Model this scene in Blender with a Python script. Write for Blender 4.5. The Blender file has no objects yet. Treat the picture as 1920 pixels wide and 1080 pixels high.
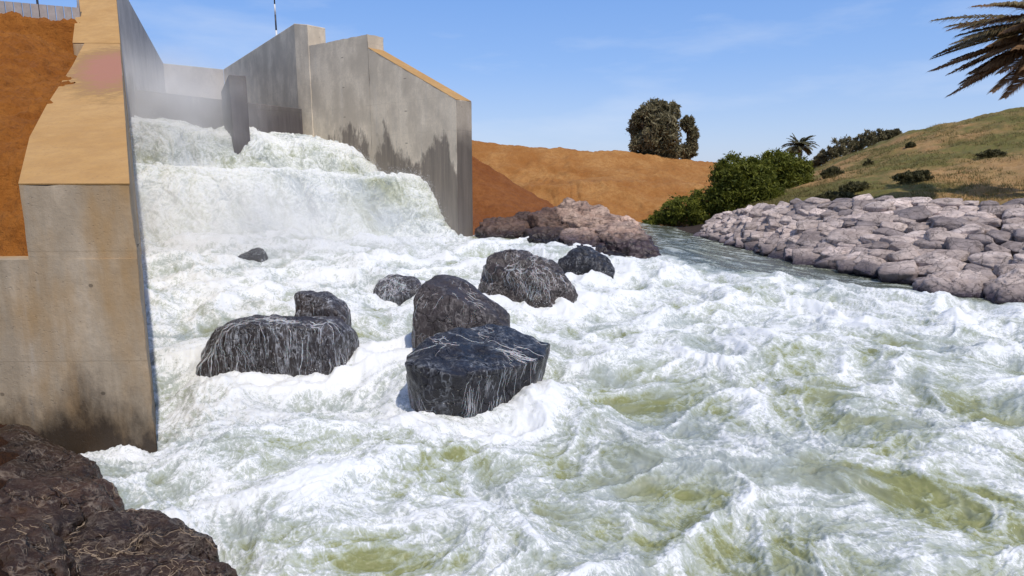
import bpy, bmesh, math, random
import numpy as np
from mathutils import Vector, Matrix
R = math.radians
random.seed(7)
sc = bpy.context.scene
COL = sc.collection

# ---------------------------------------------------------------- camera
CAMZ = 3.0
TH = math.atan(0.175)
F = 1200.0
cam_d = bpy.data.cameras.new('camera')
cam = bpy.data.objects.new('camera', cam_d)
COL.objects.link(cam)
cam.location = (0, 0, CAMZ)
cam.rotation_euler = (math.pi / 2 - TH, 0, 0)
cam_d.sensor_width = 36
cam_d.lens = 36 * F / 1920
cam_d.clip_start = 0.1
cam_d.clip_end = 5000
sc.camera = cam

# ---------------------------------------------------------------- sky, sun, exposure
SUN_AZ = Vector((0.47, -0.88)).normalized()      # horizontal direction towards the sun
SUN_EL = R(56)
w = bpy.data.worlds.new('World')
sc.world = w
w.use_nodes = True
nt = w.node_tree
bg = nt.nodes['Background']
sky = nt.nodes.new('ShaderNodeTexSky')
sky.sky_type = 'NISHITA'
sky.sun_disc = False
sky.sun_elevation = SUN_EL
sky.sun_rotation = math.atan2(SUN_AZ.x, SUN_AZ.y)
sky.air_density = 1.0
sky.dust_density = 0.6
sky.ozone_density = 2.5
# thin high cloud streaks in the sky itself
tc = nt.nodes.new('ShaderNodeTexCoord')
mp = nt.nodes.new('ShaderNodeMapping'); mp.inputs['Scale'].default_value = (1.6, 2.4, 7.0); mp.inputs['Rotation'].default_value = (0.2, 0.5, 0.3)
nz = nt.nodes.new('ShaderNodeTexNoise'); nz.inputs['Scale'].default_value = 1.7; nz.inputs['Detail'].default_value = 7; nz.inputs['Roughness'].default_value = 0.55
rp = nt.nodes.new('ShaderNodeValToRGB'); rp.color_ramp.elements[0].position = 0.5; rp.color_ramp.elements[1].position = 0.85
rp.color_ramp.elements[1].color = (0.55, 0.55, 0.55, 1)
mxs = nt.nodes.new('ShaderNodeMix'); mxs.data_type = 'RGBA'
nt.links.new(tc.outputs['Generated'], mp.inputs[0]); nt.links.new(mp.outputs[0], nz.inputs['Vector'])
nt.links.new(nz.outputs['Fac'], rp.inputs[0]); nt.links.new(rp.outputs[0], mxs.inputs[0])
hs = nt.nodes.new('ShaderNodeHueSaturation'); hs.inputs['Saturation'].default_value = 1.12
tint = nt.nodes.new('ShaderNodeMix'); tint.data_type = 'RGBA'; tint.blend_type = 'MULTIPLY'; tint.inputs[0].default_value = 1.0; tint.inputs[7].default_value = (0.96, 0.95, 1.2, 1)
nt.links.new(sky.outputs[0], hs.inputs['Color']); nt.links.new(hs.outputs[0], tint.inputs[6])
sx = nt.nodes.new('ShaderNodeSeparateXYZ'); nt.links.new(tc.outputs['Generated'], sx.inputs[0])
gr = nt.nodes.new('ShaderNodeValToRGB'); cr_ = gr.color_ramp
for p_, c_ in ((0.07, (0.40, 0.54, 0.78)), (0.16, (0.265, 0.45, 0.80)), (0.30, (0.165, 0.36, 0.78)), (0.45, (0.22, 0.34, 0.62))):
    e_ = cr_.elements.new(p_); e_.color = (*c_, 1)
cr_.elements[0].color = (0.50, 0.60, 0.78, 1); cr_.elements[-1].color = (0.30, 0.36, 0.52, 1)
nt.links.new(sx.outputs[2], gr.inputs[0])
gs = nt.nodes.new('ShaderNodeVectorMath'); gs.operation = 'SCALE'; gs.inputs['Scale'].default_value = 6.4; nt.links.new(gr.outputs[0], gs.inputs[0])
gm = nt.nodes.new('ShaderNodeMix'); gm.data_type = 'RGBA'; gm.inputs[0].default_value = 0.75
nt.links.new(tint.outputs[2], gm.inputs[6]); nt.links.new(gs.outputs[0], gm.inputs[7]); nt.links.new(gm.outputs[2], mxs.inputs[6]); mxs.inputs[7].default_value = (4.6, 5.1, 6.0, 1)
nt.links.new(mxs.outputs[2], bg.inputs[0])
bg.inputs[1].default_value = 0.15
sd = bpy.data.lights.new('sun', 'SUN'); sd.energy = 3.0; sd.angle = R(0.6); sd.color = (1, 0.93, 0.82)
sun = bpy.data.objects.new('sun', sd); COL.objects.link(sun)
sv = Vector((SUN_AZ.x * math.cos(SUN_EL), SUN_AZ.y * math.cos(SUN_EL), math.sin(SUN_EL)))
sun.rotation_euler = sv.to_track_quat('Z', 'Y').to_euler()
sun.location = (-20, 10, 40)
sc.view_settings.view_transform = 'Standard'
sc.view_settings.look = 'None'
sc.view_settings.exposure = 0.1
sc.view_settings.gamma = 1
sc.cycles.max_bounces = 6
sc.cycles.volume_bounces = 3
sc.cycles.diffuse_bounces = 3
sc.cycles.transparent_max_bounces = 8
sc.cycles.use_denoising = True

# ---------------------------------------------------------------- measuring helpers (photo 1920x1080 -> place)
CT, ST = math.cos(TH), math.sin(TH)
def ray(px, py):
    u = (px - 960) / F; v = (540 - py) / F
    return Vector((u, CT + v * ST, -ST + v * CT))
def gy(px, py, Y):
    d = ray(px, py); t = Y / d.y
    return Vector((d.x * t, Y, CAMZ + d.z * t))
def gz(px, py, z):
    d = ray(px, py); t = (z - CAMZ) / d.z
    return Vector((d.x * t, d.y * t, z))
def gpl(px, py, P, dr):              # on the vertical plane through P along dr
    n = Vector((-dr[1], dr[0], 0)); d = ray(px, py)
    t = n.dot(Vector((P[0], P[1], 0))) / n.dot(Vector((d.x, d.y, 0)))
    return Vector((d.x * t, d.y * t, CAMZ + d.z * t))

# ---------------------------------------------------------------- noise
def _h(ix, iy, iz, seed):
    n = (ix.astype(np.uint32) * np.uint32(374761393) + iy.astype(np.uint32) * np.uint32(668265263)
         + iz.astype(np.uint32) * np.uint32(2147483647 - 1013) + np.uint32((seed * 974711 + 12345) & 0xffffffff))
    n = (n ^ (n >> np.uint32(13))) * np.uint32(1274126177)
    n = (n ^ (n >> np.uint32(15))) * np.uint32(2246822519)
    return n ^ (n >> np.uint32(14))
_ang = np.arange(256) / 256 * 2 * np.pi
GX2, GY2 = np.cos(_ang).astype(np.float32), np.sin(_ang).astype(np.float32)
def p2(x, y, seed=0):
    x = np.asarray(x, np.float32); y = np.asarray(y, np.float32)
    xi = np.floor(x); yi = np.floor(y); fx = x - xi; fy = y - yi
    xi = xi.astype(np.int64).astype(np.int32); yi = yi.astype(np.int64).astype(np.int32)
    u = fx * fx * fx * (fx * (fx * 6 - 15) + 10); v = fy * fy * fy * (fy * (fy * 6 - 15) + 10)
    z0 = np.zeros_like(xi)
    def g(ox, oy):
        h = _h(xi + ox, yi + oy, z0, seed) & np.uint32(255)
        return GX2[h] * (fx - ox) + GY2[h] * (fy - oy)
    a = g(0, 0); b = g(1, 0); c = g(0, 1); d = g(1, 1)
    return (a + u * (b - a) + v * (c - a + u * (a - b - c + d))) * 1.5
_rg = np.random.RandomState(3).normal(size=(256, 3)); _rg /= np.linalg.norm(_rg, axis=1)[:, None]; _rg = _rg.astype(np.float32)
def p3(p, seed=0):
    p = np.asarray(p, np.float32); f0 = np.floor(p); f = p - f0; i = f0.astype(np.int32)
    u = f * f * f * (f * (f * 6 - 15) + 10)
    r = 0
    for ox in (0, 1):
        for oy in (0, 1):
            for oz in (0, 1):
                h = _h(i[:, 0] + ox, i[:, 1] + oy, i[:, 2] + oz, seed) & np.uint32(255)
                g = _rg[h]
                dt = g[:, 0] * (f[:, 0] - ox) + g[:, 1] * (f[:, 1] - oy) + g[:, 2] * (f[:, 2] - oz)
                wt = (u[:, 0] if ox else 1 - u[:, 0]) * (u[:, 1] if oy else 1 - u[:, 1]) * (u[:, 2] if oz else 1 - u[:, 2])
                r = r + wt * dt
    return r * 1.5
def fbm2(x, y, o=4, seed=0, g=0.5):
    r = 0; a = 1
    for k in range(o):
        r = r + a * p2(x * 2 ** k + 17.3 * k, y * 2 ** k - 9.1 * k, seed + k); a *= g
    return r
def fbm3(p, o=4, seed=0, g=0.5):
    r = 0; a = 1
    for k in range(o):
        r = r + a * p3(p * 2 ** k + 13.7 * k, seed + k); a *= g
    return r
def ss(a, b, x):
    t = np.clip((x - a) / (b - a), 0, 1); return t * t * (3 - 2 * t)

# ---------------------------------------------------------------- object helpers
def tag(o, label=None, cat=None, group=None, kind=None):
    if label: o['label'] = label
    if cat: o['category'] = cat
    if group: o['group'] = group
    if kind: o['kind'] = kind
    return o
def link(name, me, mat=None, parent=None):
    o = bpy.data.objects.new(name, me); COL.objects.link(o)
    if mat is not None: me.materials.append(mat)
    if parent is not None: o.parent = parent
    return o
def empty(name, loc=(0, 0, 0)):
    o = bpy.data.objects.new(name, None); COL.objects.link(o); o.location = loc; o.empty_display_size = 0.2
    return o
def mesh_np(name, V, Fc, smooth=True, attrs=None):
    """V (n,3); Fc (m,k) int"""
    me = bpy.data.meshes.new(name)
    V = np.asarray(V, np.float32); Fc = np.asarray(Fc, np.int32); k = Fc.shape[1]
    me.vertices.add(len(V)); me.vertices.foreach_set('co', V.ravel())
    me.loops.add(Fc.size); me.loops.foreach_set('vertex_index', Fc.ravel())
    me.polygons.add(len(Fc)); me.polygons.foreach_set('loop_start', np.arange(0, Fc.size, k, dtype=np.int32))
    me.polygons.foreach_set('use_smooth', np.full(len(Fc), smooth))
    me.update(calc_edges=True)
    for n, a in (attrs or {}).items():
        at = me.attributes.new(n, 'FLOAT', 'POINT'); at.data.foreach_set('value', np.asarray(a, np.float32).ravel())
    return me
def grid_faces(nr, nc):
    i = np.arange(nr - 1)[:, None] * nc + np.arange(nc - 1)[None]
    i = i.ravel()
    return np.stack([i, i + 1, i + nc + 1, i + nc], 1)
def shift(o_mesh, loc):
    pass
def recentre(o):
    me = o.data; n = len(me.vertices); a = np.empty(n * 3, np.float32); me.vertices.foreach_get('co', a)
    a = a.reshape(-1, 3); c = (a.min(0) + a.max(0)) / 2; c[2] = a[:, 2].min()
    a -= c; me.vertices.foreach_set('co', a.ravel()); me.update(); o.location = Vector(c.tolist())
    return o

# ---------------------------------------------------------------- materials
class NT:
    def __init__(s, name):
        s.m = bpy.data.materials.new(name); s.m.use_nodes = True; s.t = s.m.node_tree
        s.b = s.t.nodes['Principled BSDF']; s.out = s.t.nodes['Material Output']
    def n(s, ty, ins=None, **kw):
        x = s.t.nodes.new(ty)
        for k, v in kw.items(): setattr(x, k, v)
        for k, v in (ins or {}).items():
            if isinstance(v, bpy.types.NodeSocket): s.t.links.new(v, x.inputs[k])
            else: x.inputs[k].default_value = v
        return x
    def set(s, k, v):
        if isinstance(v, bpy.types.NodeSocket): s.t.links.new(v, s.b.inputs[k])
        else: s.b.inputs[k].default_value = v
    def pos(s, scale=(1, 1, 1), rot=(0, 0, 0), loc=(0, 0, 0), obj=False):
        g = s.n('ShaderNodeNewGeometry').outputs['Position'] if not obj else s.n('ShaderNodeTexCoord').outputs['Object']
        return s.n('ShaderNodeMapping', {0: g, 'Scale': scale, 'Rotation': rot, 'Location': loc}).outputs[0]
    def noise(s, vec, scale, detail=5, rough=0.55, dist=0.0, out='Fac'):
        return s.n('ShaderNodeTexNoise', {'Vector': vec, 'Scale': scale, 'Detail': detail, 'Roughness': rough, 'Distortion': dist}).outputs[out]
    def ramp(s, f, stops, interp='LINEAR'):
        r = s.n('ShaderNodeValToRGB', {0: f}); cr = r.color_ramp; cr.interpolation = interp
        while len(cr.elements) < len(stops): cr.elements.new(0.5)
        for e, (p, c) in zip(cr.elements, stops):
            e.position = p; e.color = (*c, 1) if not isinstance(c, (int, float)) else (c, c, c, 1)
        return r.outputs[0]
    def mix(s, f, a, b, mode='MIX'):
        m = s.n('ShaderNodeMix', data_type='RGBA', blend_type=mode)
        for k, v in ((0, f), (6, a), (7, b)):
            if isinstance(v, bpy.types.NodeSocket): s.t.links.new(v, m.inputs[k])
            else: m.inputs[k].default_value = v if k == 0 else (*v, 1)
        return m.outputs[2]
    def math(s, op, a, b=0.0, c=0.0, clamp=False):
        m = s.n('ShaderNodeMath', operation=op); m.use_clamp = clamp
        for k, v in enumerate((a, b, c)):
            if isinstance(v, bpy.types.NodeSocket): s.t.links.new(v, m.inputs[k])
            else: m.inputs[k].default_value = v
        return m.outputs[0]
    def attr(s, name): return s.n('ShaderNodeAttribute', attribute_name=name).outputs['Fac']
    def sep(s, v): return s.n('ShaderNodeSeparateXYZ', {0: v}).outputs
    def bump(s, h, strength=0.5, dist=0.05, normal=None):
        d = {'Height': h, 'Strength': strength, 'Distance': dist}
        if normal is not None: d['Normal'] = normal
        return s.n('ShaderNodeBump', d).outputs[0]
    def rng(s, v, a, b, c=0.0, d=1.0):
        return s.n('ShaderNodeMapRange', {0: v, 1: a, 2: b, 3: c, 4: d}).outputs[0]

def mat_concrete(name, base=(0.33, 0.29, 0.235), dark=(0.16, 0.135, 0.11), wet_z=3.6, wet_amp=2.6, ochre=0.0, streak=1.0, wetcol=(0.085, 0.07, 0.06), top_z=9.0):
    m = NT(name)
    P = m.pos(); z = m.sep(P)[2]
    blot = m.noise(m.pos((1, 1, 0.7)), 0.9, 8, 0.62)
    st = m.noise(m.pos((1, 1, 0.06)), 4.5, 6, 0.7)
    fine = m.noise(P, 14, 6, 0.7)
    c = m.mix(m.ramp(blot, [(0.36, 0.0), (0.6, 1.0)]), dark, base)
    c = m.mix(m.ramp(blot, [(0.38, 0.55), (0.55, 0.0)]), c, tuple(x * 0.72 for x in base))
    c = m.mix(m.math('MULTIPLY', m.ramp(st, [(0.45, 0.0), (0.72, 0.75)]), streak), c, dark)
    c = m.mix(m.math('MULTIPLY', m.ramp(m.noise(m.pos((1, 1, 0.09), loc=(5, 2, 1)), 3.2, 5, 0.7), [(0.56, 0.0), (0.75, 0.5)]), streak), c, (0.52, 0.5, 0.46))
    # formwork joints: faint horizontal pour lines, one per lift
    fr = m.math('FRACT', m.math('MULTIPLY', m.math('ADD', z, 0.25), 1 / 1.22))
    ln = m.math('LESS_THAN', fr, 0.014)
    c = m.mix(m.math('MULTIPLY', ln, 0.3), c, dark)
    c = m.mix(m.ramp(fine, [(0.35, 0.35), (0.55, 0.0)]), c, tuple(x * 0.6 for x in base))
    if ochre > 0:
        oc = m.ramp(m.noise(m.pos((1, 1, 0.35), loc=(3, 0, 0)), 1.3, 4, 0.6), [(0.42, 0.0), (0.62, ochre)])
        c = m.mix(oc, c, (0.40, 0.235, 0.085))
    # tie holes of the formwork
    uu = m.n('ShaderNodeVectorMath', {0: P, 1: (0.8, 0.6, 0)}, operation='DOT_PRODUCT').outputs['Value']
    tx = m.math('MULTIPLY', m.math('SUBTRACT', m.math('FRACT', m.math('MULTIPLY', uu, 1 / 0.9)), 0.5), 0.9)
    tz = m.math('MULTIPLY', m.math('SUBTRACT', m.math('FRACT', m.math('MULTIPLY', z, 1 / 1.22)), 0.5), 1.22)
    td = m.math('SQRT', m.math('ADD', m.math('MULTIPLY', tx, tx), m.math('MULTIPLY', tz, tz)))
    c = m.mix(m.rng(td, 0.016, 0.024, 0.75, 0.0), c, tuple(x * 0.4 for x in dark))
    # wet band, splashed up by the water
    wn = m.noise(m.pos((1, 1, 0.45)), 0.75, 8, 0.68)
    lvl = m.math('MULTIPLY_ADD', wn, wet_amp * 2, wet_z - wet_amp)
    wet = m.rng(m.math('SUBTRACT', z, lvl), 0.3, -0.35)
    c2 = m.mix(m.ramp(st, [(0.4, 0.0), (0.7, 0.7)]), wetcol, tuple(x * 2.0 for x in wetcol))
    c = m.mix(m.math('MULTIPLY', wet, 0.95), c, c2)
    m.set('Base Color', c)
    m.set('Roughness', m.rng(wet, 0, 1, 0.88, 0.6))
    pit = m.ramp(m.noise(P, 30, 3, 0.6), [(0.28, 0.0), (0.36, 1.0)])
    h = m.math('ADD', m.math('MULTIPLY', fine, 0.5), m.math('MULTIPLY', pit, 0.35))
    h = m.math('SUBTRACT', h, m.math('MULTIPLY', ln, 0.8))
    m.set('Normal', m.bump(h, 0.55, 0.03))
    return m.m

def mat_earth(name, a, b, c_, bump=0.6, green=None, gscale=0.25, gsharp=(0.45, 0.6), scale=1.0):
    m = NT(name); P = m.pos()
    n1 = m.noise(P, 0.35 * scale, 7, 0.6); n2 = m.noise(P, 3.0 * scale, 8, 0.68); n3 = m.noise(P, 16 * scale, 5, 0.7)
    c = m.mix(m.ramp(n1, [(0.35, 0), (0.65, 1)]), a, b)
    c = m.mix(m.ramp(n2, [(0.4, 0), (0.7, 0.8)]), c, c_)
    if green:
        gm = m.ramp(m.noise(m.pos((1, 0.7, 1)), gscale, 7, 0.68), [(gsharp[0], 0), (gsharp[1], 1)])
        gc = m.mix(m.ramp(n2, [(0.35, 0), (0.6, 1)]), green, tuple(x * 1.5 for x in green))
        c = m.mix(m.math('MULTIPLY', gm, m.ramp(n2, [(0.25, 0.5), (0.5, 1)])), c, gc)
    c = m.mix(m.ramp(n3, [(0.3, 0.6), (0.5, 0.0)]), c, tuple(x * 0.42 for x in a))
    c = m.mix(m.ramp(n3, [(0.62, 0.0), (0.75, 0.35)]), c, tuple(min(1, x * 1.5) for x in b))
    m.set('Base Color', c); m.set('Roughness', 0.95); m.set('Specular IOR Level', 0.2)
    h = m.math('ADD', m.math('MULTIPLY', n2, 1.0), m.math('MULTIPLY', n3, 0.45))
    m.set('Normal', m.bump(h, bump, 0.12))
    return m.m

def mat_rock(name, a, b, vein=0.0, vz=0.42, vm=0.45, veincol=(0.55, 0.55, 0.55), rough=(0.3, 0.6), wetz=None, vscale=2.2, strata=0.0, spec=0.5):
    m = NT(name); P = m.pos(obj=True)
    W = m.pos()
    n1 = m.noise(W, 1.6, 7, 0.65); n2 = m.noise(W, 9, 8, 0.72)
    c = m.mix(m.ramp(n1, [(0.35, 0), (0.65, 1)]), a, b)
    c = m.mix(m.ramp(n2, [(0.35, 0.6), (0.5, 0.0)]), c, tuple(x * 0.4 for x in a))
    c = m.mix(m.ramp(n2, [(0.58, 0.0), (0.75, 0.6)]), c, tuple(min(0.8, x * 1.6) for x in b))
    rnd = m.n('ShaderNodeObjectInfo').outputs['Random']
    c = m.mix(1.0, c, m.ramp(rnd, [(0, (0.5, 0.48, 0.50)), (0.4, (0.9, 0.84, 0.80)), (0.7, (1.05, 1.0, 0.97)), (1, (1.4, 1.32, 1.28))]), 'MULTIPLY')
    h = m.math('ADD', m.math('MULTIPLY', n1, 0.8), m.math('MULTIPLY', n2, 0.6))
    fr_ = m.n('ShaderNodeTexVoronoi', {'Vector': m.n('ShaderNodeVectorMath', {0: W, 1: m.n('ShaderNodeVectorMath', {0: m.noise(W, 2.5, 4, 0.6, out='Color'), 'Scale': 0.5}, operation='SCALE').outputs[0]}, operation='ADD').outputs[0], 'Scale': 2.3}, feature='DISTANCE_TO_EDGE').outputs['Distance']
    fk = m.ramp(fr_, [(0.0, 0.55), (0.03, 0.0)])
    c = m.mix(fk, c, tuple(x * 0.25 for x in a)); h = m.math('SUBTRACT', h, m.math('MULTIPLY', fk, 0.8))
    if strata:
        wv = m.noise(m.pos((0.7, 0.7, 3.2), rot=(0.25, 0.45, 0.0)), 2.6, 7, 0.66, 0.5)
        c = m.mix(m.ramp(wv, [(0.36, strata), (0.5, 0.0)]), c, tuple(x * 0.25 for x in a))
        h = m.math('ADD', h, m.math('MULTIPLY', wv, 0.8))
    if vein > 0:
        wp = m.pos((1, 1, vz))
        def iso(sc_, det, dis, wd):
            a_ = m.math('ABSOLUTE', m.math('SUBTRACT', m.noise(wp, sc_, det, 0.6, dis), 0.5))
            return m.ramp(a_, [(0.0, 1.0), (wd * 0.35, 0.8), (wd, 0.0)])
        k = m.math('MAXIMUM', m.math('MAXIMUM', iso(vscale * 0.9, 3, 0.6, 0.016), iso(vscale * 2.1 + 0.7, 2, 0.8, 0.026)), m.math('MULTIPLY', iso(vscale * 5.0, 2, 0.6, 0.04), 0.6))
        k = m.math('MULTIPLY', k, m.ramp(m.noise(W, 2.2, 4, 0.65), [(vm - 0.09, 0.0), (vm + 0.08, 1.0)]))
        k = m.math('MULTIPLY', k, m.ramp(m.noise(W, 12, 3, 0.6), [(0.36, 0.1), (0.58, 1.0)]))
        k = m.math('MULTIPLY', k, vein)
        c = m.mix(k, c, veincol)
        h = m.math('ADD', h, m.math('MULTIPLY', k, 0.4))
    r = m.ramp(n2, [(0.3, rough[0]), (0.7, rough[1])])
    if wetz is not None:
        z = m.sep(W)[2]
        wk = m.rng(m.math('SUBTRACT', z, m.math('MULTIPLY', n1, 0.5)), wetz + 0.2, wetz - 0.15)
        c = m.mix(wk, c, m.mix(1.0, c, (0.14, 0.13, 0.18), 'MULTIPLY'))
        r = m.mix(wk, r, (0.25, 0.25, 0.25))
    m.set('Base Color', c); m.set('Roughness', r); m.set('Specular IOR Level', spec)
    m.set('Normal', m.bump(h, 0.8, 0.06))
    return m.m

def mat_leaf(name, a, b, tr=0.25):
    m = NT(name)
    k = m.attr('var')
    c = m.mix(k, a, b)
    m.set('Base Color', c); m.set('Roughness', 0.6); m.set('Specular IOR Level', 0.25)
    t = m.n('ShaderNodeBsdfTranslucent', {'Color': c})
    ms = m.n('ShaderNodeMixShader', {0: tr, 1: m.b.outputs[0], 2: t.outputs[0]})
    m.t.links.new(ms.outputs[0], m.out.inputs[0])
    return m.m
def mat_plain(name, a, b, scale=8, rough=0.8, bump=0.4):
    m = NT(name); n = m.noise(m.pos(), scale, 6, 0.7)
    m.set('Base Color', m.mix(m.ramp(n, [(0.3, 0), (0.7, 1)]), a, b)); m.set('Roughness', rough)
    m.set('Normal', m.bump(n, bump, 0.03)); return m.m

def mat_water(name, stops, flow=True, sss=0.35, bs=0.38):
    """white water by how much air is beaten into it: clear olive, milky grey-green, foam (attributes from the flow)"""
    m = NT(name)
    fo = m.attr('foam'); mk = m.attr('milk')
    if flow:
        fv = m.n('ShaderNodeCombineXYZ', {0: m.attr('fa'), 1: m.attr('fb'), 2: m.math('MULTIPLY', m.sep(m.pos())[2], 1.5)}).outputs[0]
        v1 = m.n('ShaderNodeMapping', {0: fv, 'Scale': (0.85, 1.15, 1)}).outputs[0]
        v2 = m.n('ShaderNodeMapping', {0: m.pos(rot=(0, 0, 0.9)), 'Scale': (0.8, 1.15, 1)}).outputs[0]
    else:
        v1 = m.pos((0.55, 0.55, 0.36)); v2 = m.pos((0.6, 0.6, 0.5))
    n0 = m.noise(v1, 1.9, 6, 0.65, 0.6)
    n1 = m.noise(v2, 6.0, 8, 0.74, 0.5); n2 = m.noise(v2, 22, 7, 0.72, 1.0)
    thr = m.math('ABSOLUTE', m.math('SUBTRACT', m.noise(v2, 4.2, 6, 0.62, 2.2), 0.5))
    thread = m.ramp(thr, [(0.0, 1.0), (0.035, 0.35), (0.09, 0.0)])
    thr2 = m.math('ABSOLUTE', m.math('SUBTRACT', m.noise(v2, 11.0, 5, 0.6, 1.6), 0.5))
    thread2 = m.ramp(thr2, [(0.0, 0.6), (0.05, 0.2), (0.12, 0.0)])
    f = m.math('ADD', fo, m.math('MULTIPLY', m.math('SUBTRACT', n0, 0.5), 0.8))
    f = m.math('ADD', f, m.math('MULTIPLY', m.math('SUBTRACT', n1, 0.5), 0.7))
    f = m.math('ADD', f, m.math('MULTIPLY', m.math('SUBTRACT', n2, 0.5), 0.45))
    f = m.math('ADD', f, m.math('MULTIPLY', m.math('ADD', thread, thread2), m.rng(fo, -0.1, 0.35, 0.12, 0.42)), clamp=True)
    c = m.ramp(f, stops)
    bl_ = m.ramp(m.noise(m.pos(loc=(4, 7, 0)), 0.55, 5, 0.6, 0.4), [(0.44, 0.0), (0.62, 0.75)])
    c = m.mix(m.math('MULTIPLY', bl_, m.rng(f, 0.75, 0.45, 0.15, 1.0)), c, (0.36, 0.40, 0.42))  # blue-grey patches put sky reflection and shading into the water colour
    calm = m.rng(mk, -0.1, -0.6)
    c = m.mix(m.math('MULTIPLY', calm, m.rng(f, 0.2, 0.5, 1, 0)), c, (0.115, 0.125, 0.095))
    m.set('Base Color', c)
    m.set('Roughness', m.rng(f, 0.1, 0.7, 0.10, 0.7)); m.set('IOR', 1.33); m.set('Specular IOR Level', 0.5)
    if sss:
        m.set('Subsurface Weight', sss); m.set('Subsurface Radius', (1.0, 1.0, 0.85)); m.set('Subsurface Scale', 0.10 if flow else 0.22)
    h = m.math('ADD', m.math('MULTIPLY', n1, 0.8), m.math('MULTIPLY', n2, 0.35))
    m.set('Normal', m.bump(h, bs, 0.045))
    return m.m

M = {}
M['con_near'] = mat_concrete('weathered_concrete_near', (0.54, 0.435, 0.31), (0.30, 0.23, 0.15), wet_z=0.36, wet_amp=1.5, ochre=0.75, streak=1.0, wetcol=(0.02, 0.012, 0.007))
M['con'] = mat_concrete('weathered_concrete', (0.76, 0.65, 0.50), (0.50, 0.42, 0.32), wet_z=4.1, wet_amp=4.6, streak=0.5, wetcol=(0.17, 0.14, 0.11))
M['con_end'] = mat_concrete('dark_wet_end_concrete', (0.40, 0.34, 0.27), (0.24, 0.2, 0.155), wet_z=4.6, wet_amp=1.0, streak=0.6, wetcol=(0.10, 0.08, 0.062))  # whole end face toned darker than the wall, wet stain lower down
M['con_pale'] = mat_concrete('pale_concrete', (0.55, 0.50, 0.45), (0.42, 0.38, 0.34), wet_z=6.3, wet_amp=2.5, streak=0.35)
M['con_wet'] = mat_concrete('soaked_concrete', (0.17, 0.15, 0.14), (0.09, 0.08, 0.075), wet_z=5.8, wet_amp=1.2, streak=0.9, wetcol=(0.07, 0.06, 0.06))
PATCH = tuple(gy(205, 138, 13.6))
def mat_cap():
    m = NT('ochre_dusted_concrete'); W = m.pos()
    n = m.noise(W, 1.1, 6, 0.6); n2 = m.noise(W, 24, 5, 0.7); n3 = m.noise(W, 5, 5, 0.6)
    c = m.mix(m.ramp(n, [(0.35, 0), (0.65, 1)]), (0.45, 0.25, 0.08), (0.52, 0.31, 0.115))
    c = m.mix(m.ramp(n3, [(0.4, 0.35), (0.6, 0.0)]), c, (0.36, 0.2, 0.075))
    c = m.mix(m.ramp(n2, [(0.3, 0.45), (0.45, 0.0)]), c, (0.24, 0.14, 0.06))
    # the old reddish paint patch on the near wall
    dv = m.n('ShaderNodeVectorMath', {0: W, 1: PATCH}, operation='SUBTRACT').outputs[0]
    da = m.n('ShaderNodeVectorMath', {0: dv, 1: (0.866 * 1.15, 0.5 * 1.15, 0)}, operation='DOT_PRODUCT').outputs['Value']
    dl = m.n('ShaderNodeVectorMath', {0: dv, 1: (-0.5 * 0.27, 0.866 * 0.27, 0)}, operation='DOT_PRODUCT').outputs['Value']
    d = m.math('SQRT', m.math('ADD', m.math('MULTIPLY', da, da), m.math('MULTIPLY', dl, dl)))
    d = m.math('ADD', d, m.math('MULTIPLY', m.math('SUBTRACT', n3, 0.5), 0.9))
    d = m.math('ADD', d, m.math('MULTIPLY', m.math('SUBTRACT', n2, 0.5), 0.5))
    c = m.mix(m.ramp(d, [(0.70, 0.85), (0.95, 0.0)]), c, (0.30, 0.18, 0.06))
    c = m.mix(m.ramp(d, [(0.35, 0.75), (0.80, 0.0)]), c, (0.40, 0.16, 0.12))
    m.set('Base Color', c); m.set('Roughness', 0.9); m.set('Normal', m.bump(m.math('ADD', n2, n3), 0.3, 0.02))
    return m.m
M['cap'] = mat_cap()
M['earth'] = mat_earth('orange_earth', (0.33, 0.135, 0.034), (0.47, 0.245, 0.085), (0.30, 0.12, 0.03), bump=0.9)
M['earth_left'] = mat_earth('red_orange_earth', (0.30, 0.10, 0.015), (0.36, 0.135, 0.024), (0.21, 0.065, 0.009), bump=0.9)
M['earth_brown'] = mat_earth('brown_earth', (0.22, 0.075, 0.02), (0.26, 0.10, 0.03), (0.16, 0.05, 0.014))
M['bank_soil'] = mat_earth('damp_soil', (0.05, 0.02, 0.009), (0.085, 0.033, 0.012), (0.02, 0.011, 0.007), bump=0.9, scale=1.8)
M['hill'] = mat_earth('grassy_hill_earth', (0.36, 0.215, 0.09), (0.42, 0.27, 0.125), (0.30, 0.16, 0.06), green=(0.105, 0.098, 0.028), gscale=0.13, gsharp=(0.42, 0.53))
M['bed'] = mat_earth('riprap_gap_shade', (0.05, 0.035, 0.028), (0.07, 0.05, 0.04), (0.03, 0.022, 0.018))  # colour stands in for shade in the riprap gaps
M['plain'] = mat_earth('plain_earth', (0.34, 0.19, 0.08), (0.36, 0.22, 0.1), (0.3, 0.16, 0.06), green=(0.13, 0.12, 0.05))
M['rock_wet'] = mat_rock('wet_dark_rock', (0.007, 0.007, 0.011), (0.018, 0.017, 0.024), vein=0.35, veincol=(0.62, 0.64, 0.68), rough=(0.2, 0.5), vscale=1.7, vm=0.50, spec=0.45)
M['rock_veil'] = mat_rock('rock_under_pouring_water', (0.012, 0.010, 0.012), (0.034, 0.026, 0.025), vein=0.5, vz=0.16, vm=0.42, veincol=(0.66, 0.68, 0.74), rough=(0.2, 0.5), vscale=3.2, spec=0.6)
M['rock_lace'] = mat_rock('rock_laced_with_runoff', (0.022, 0.016, 0.016), (0.046, 0.033, 0.03), vein=0.55, vz=0.7, veincol=(0.58, 0.53, 0.50), rough=(0.2, 0.5), vscale=3.0)
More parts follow.
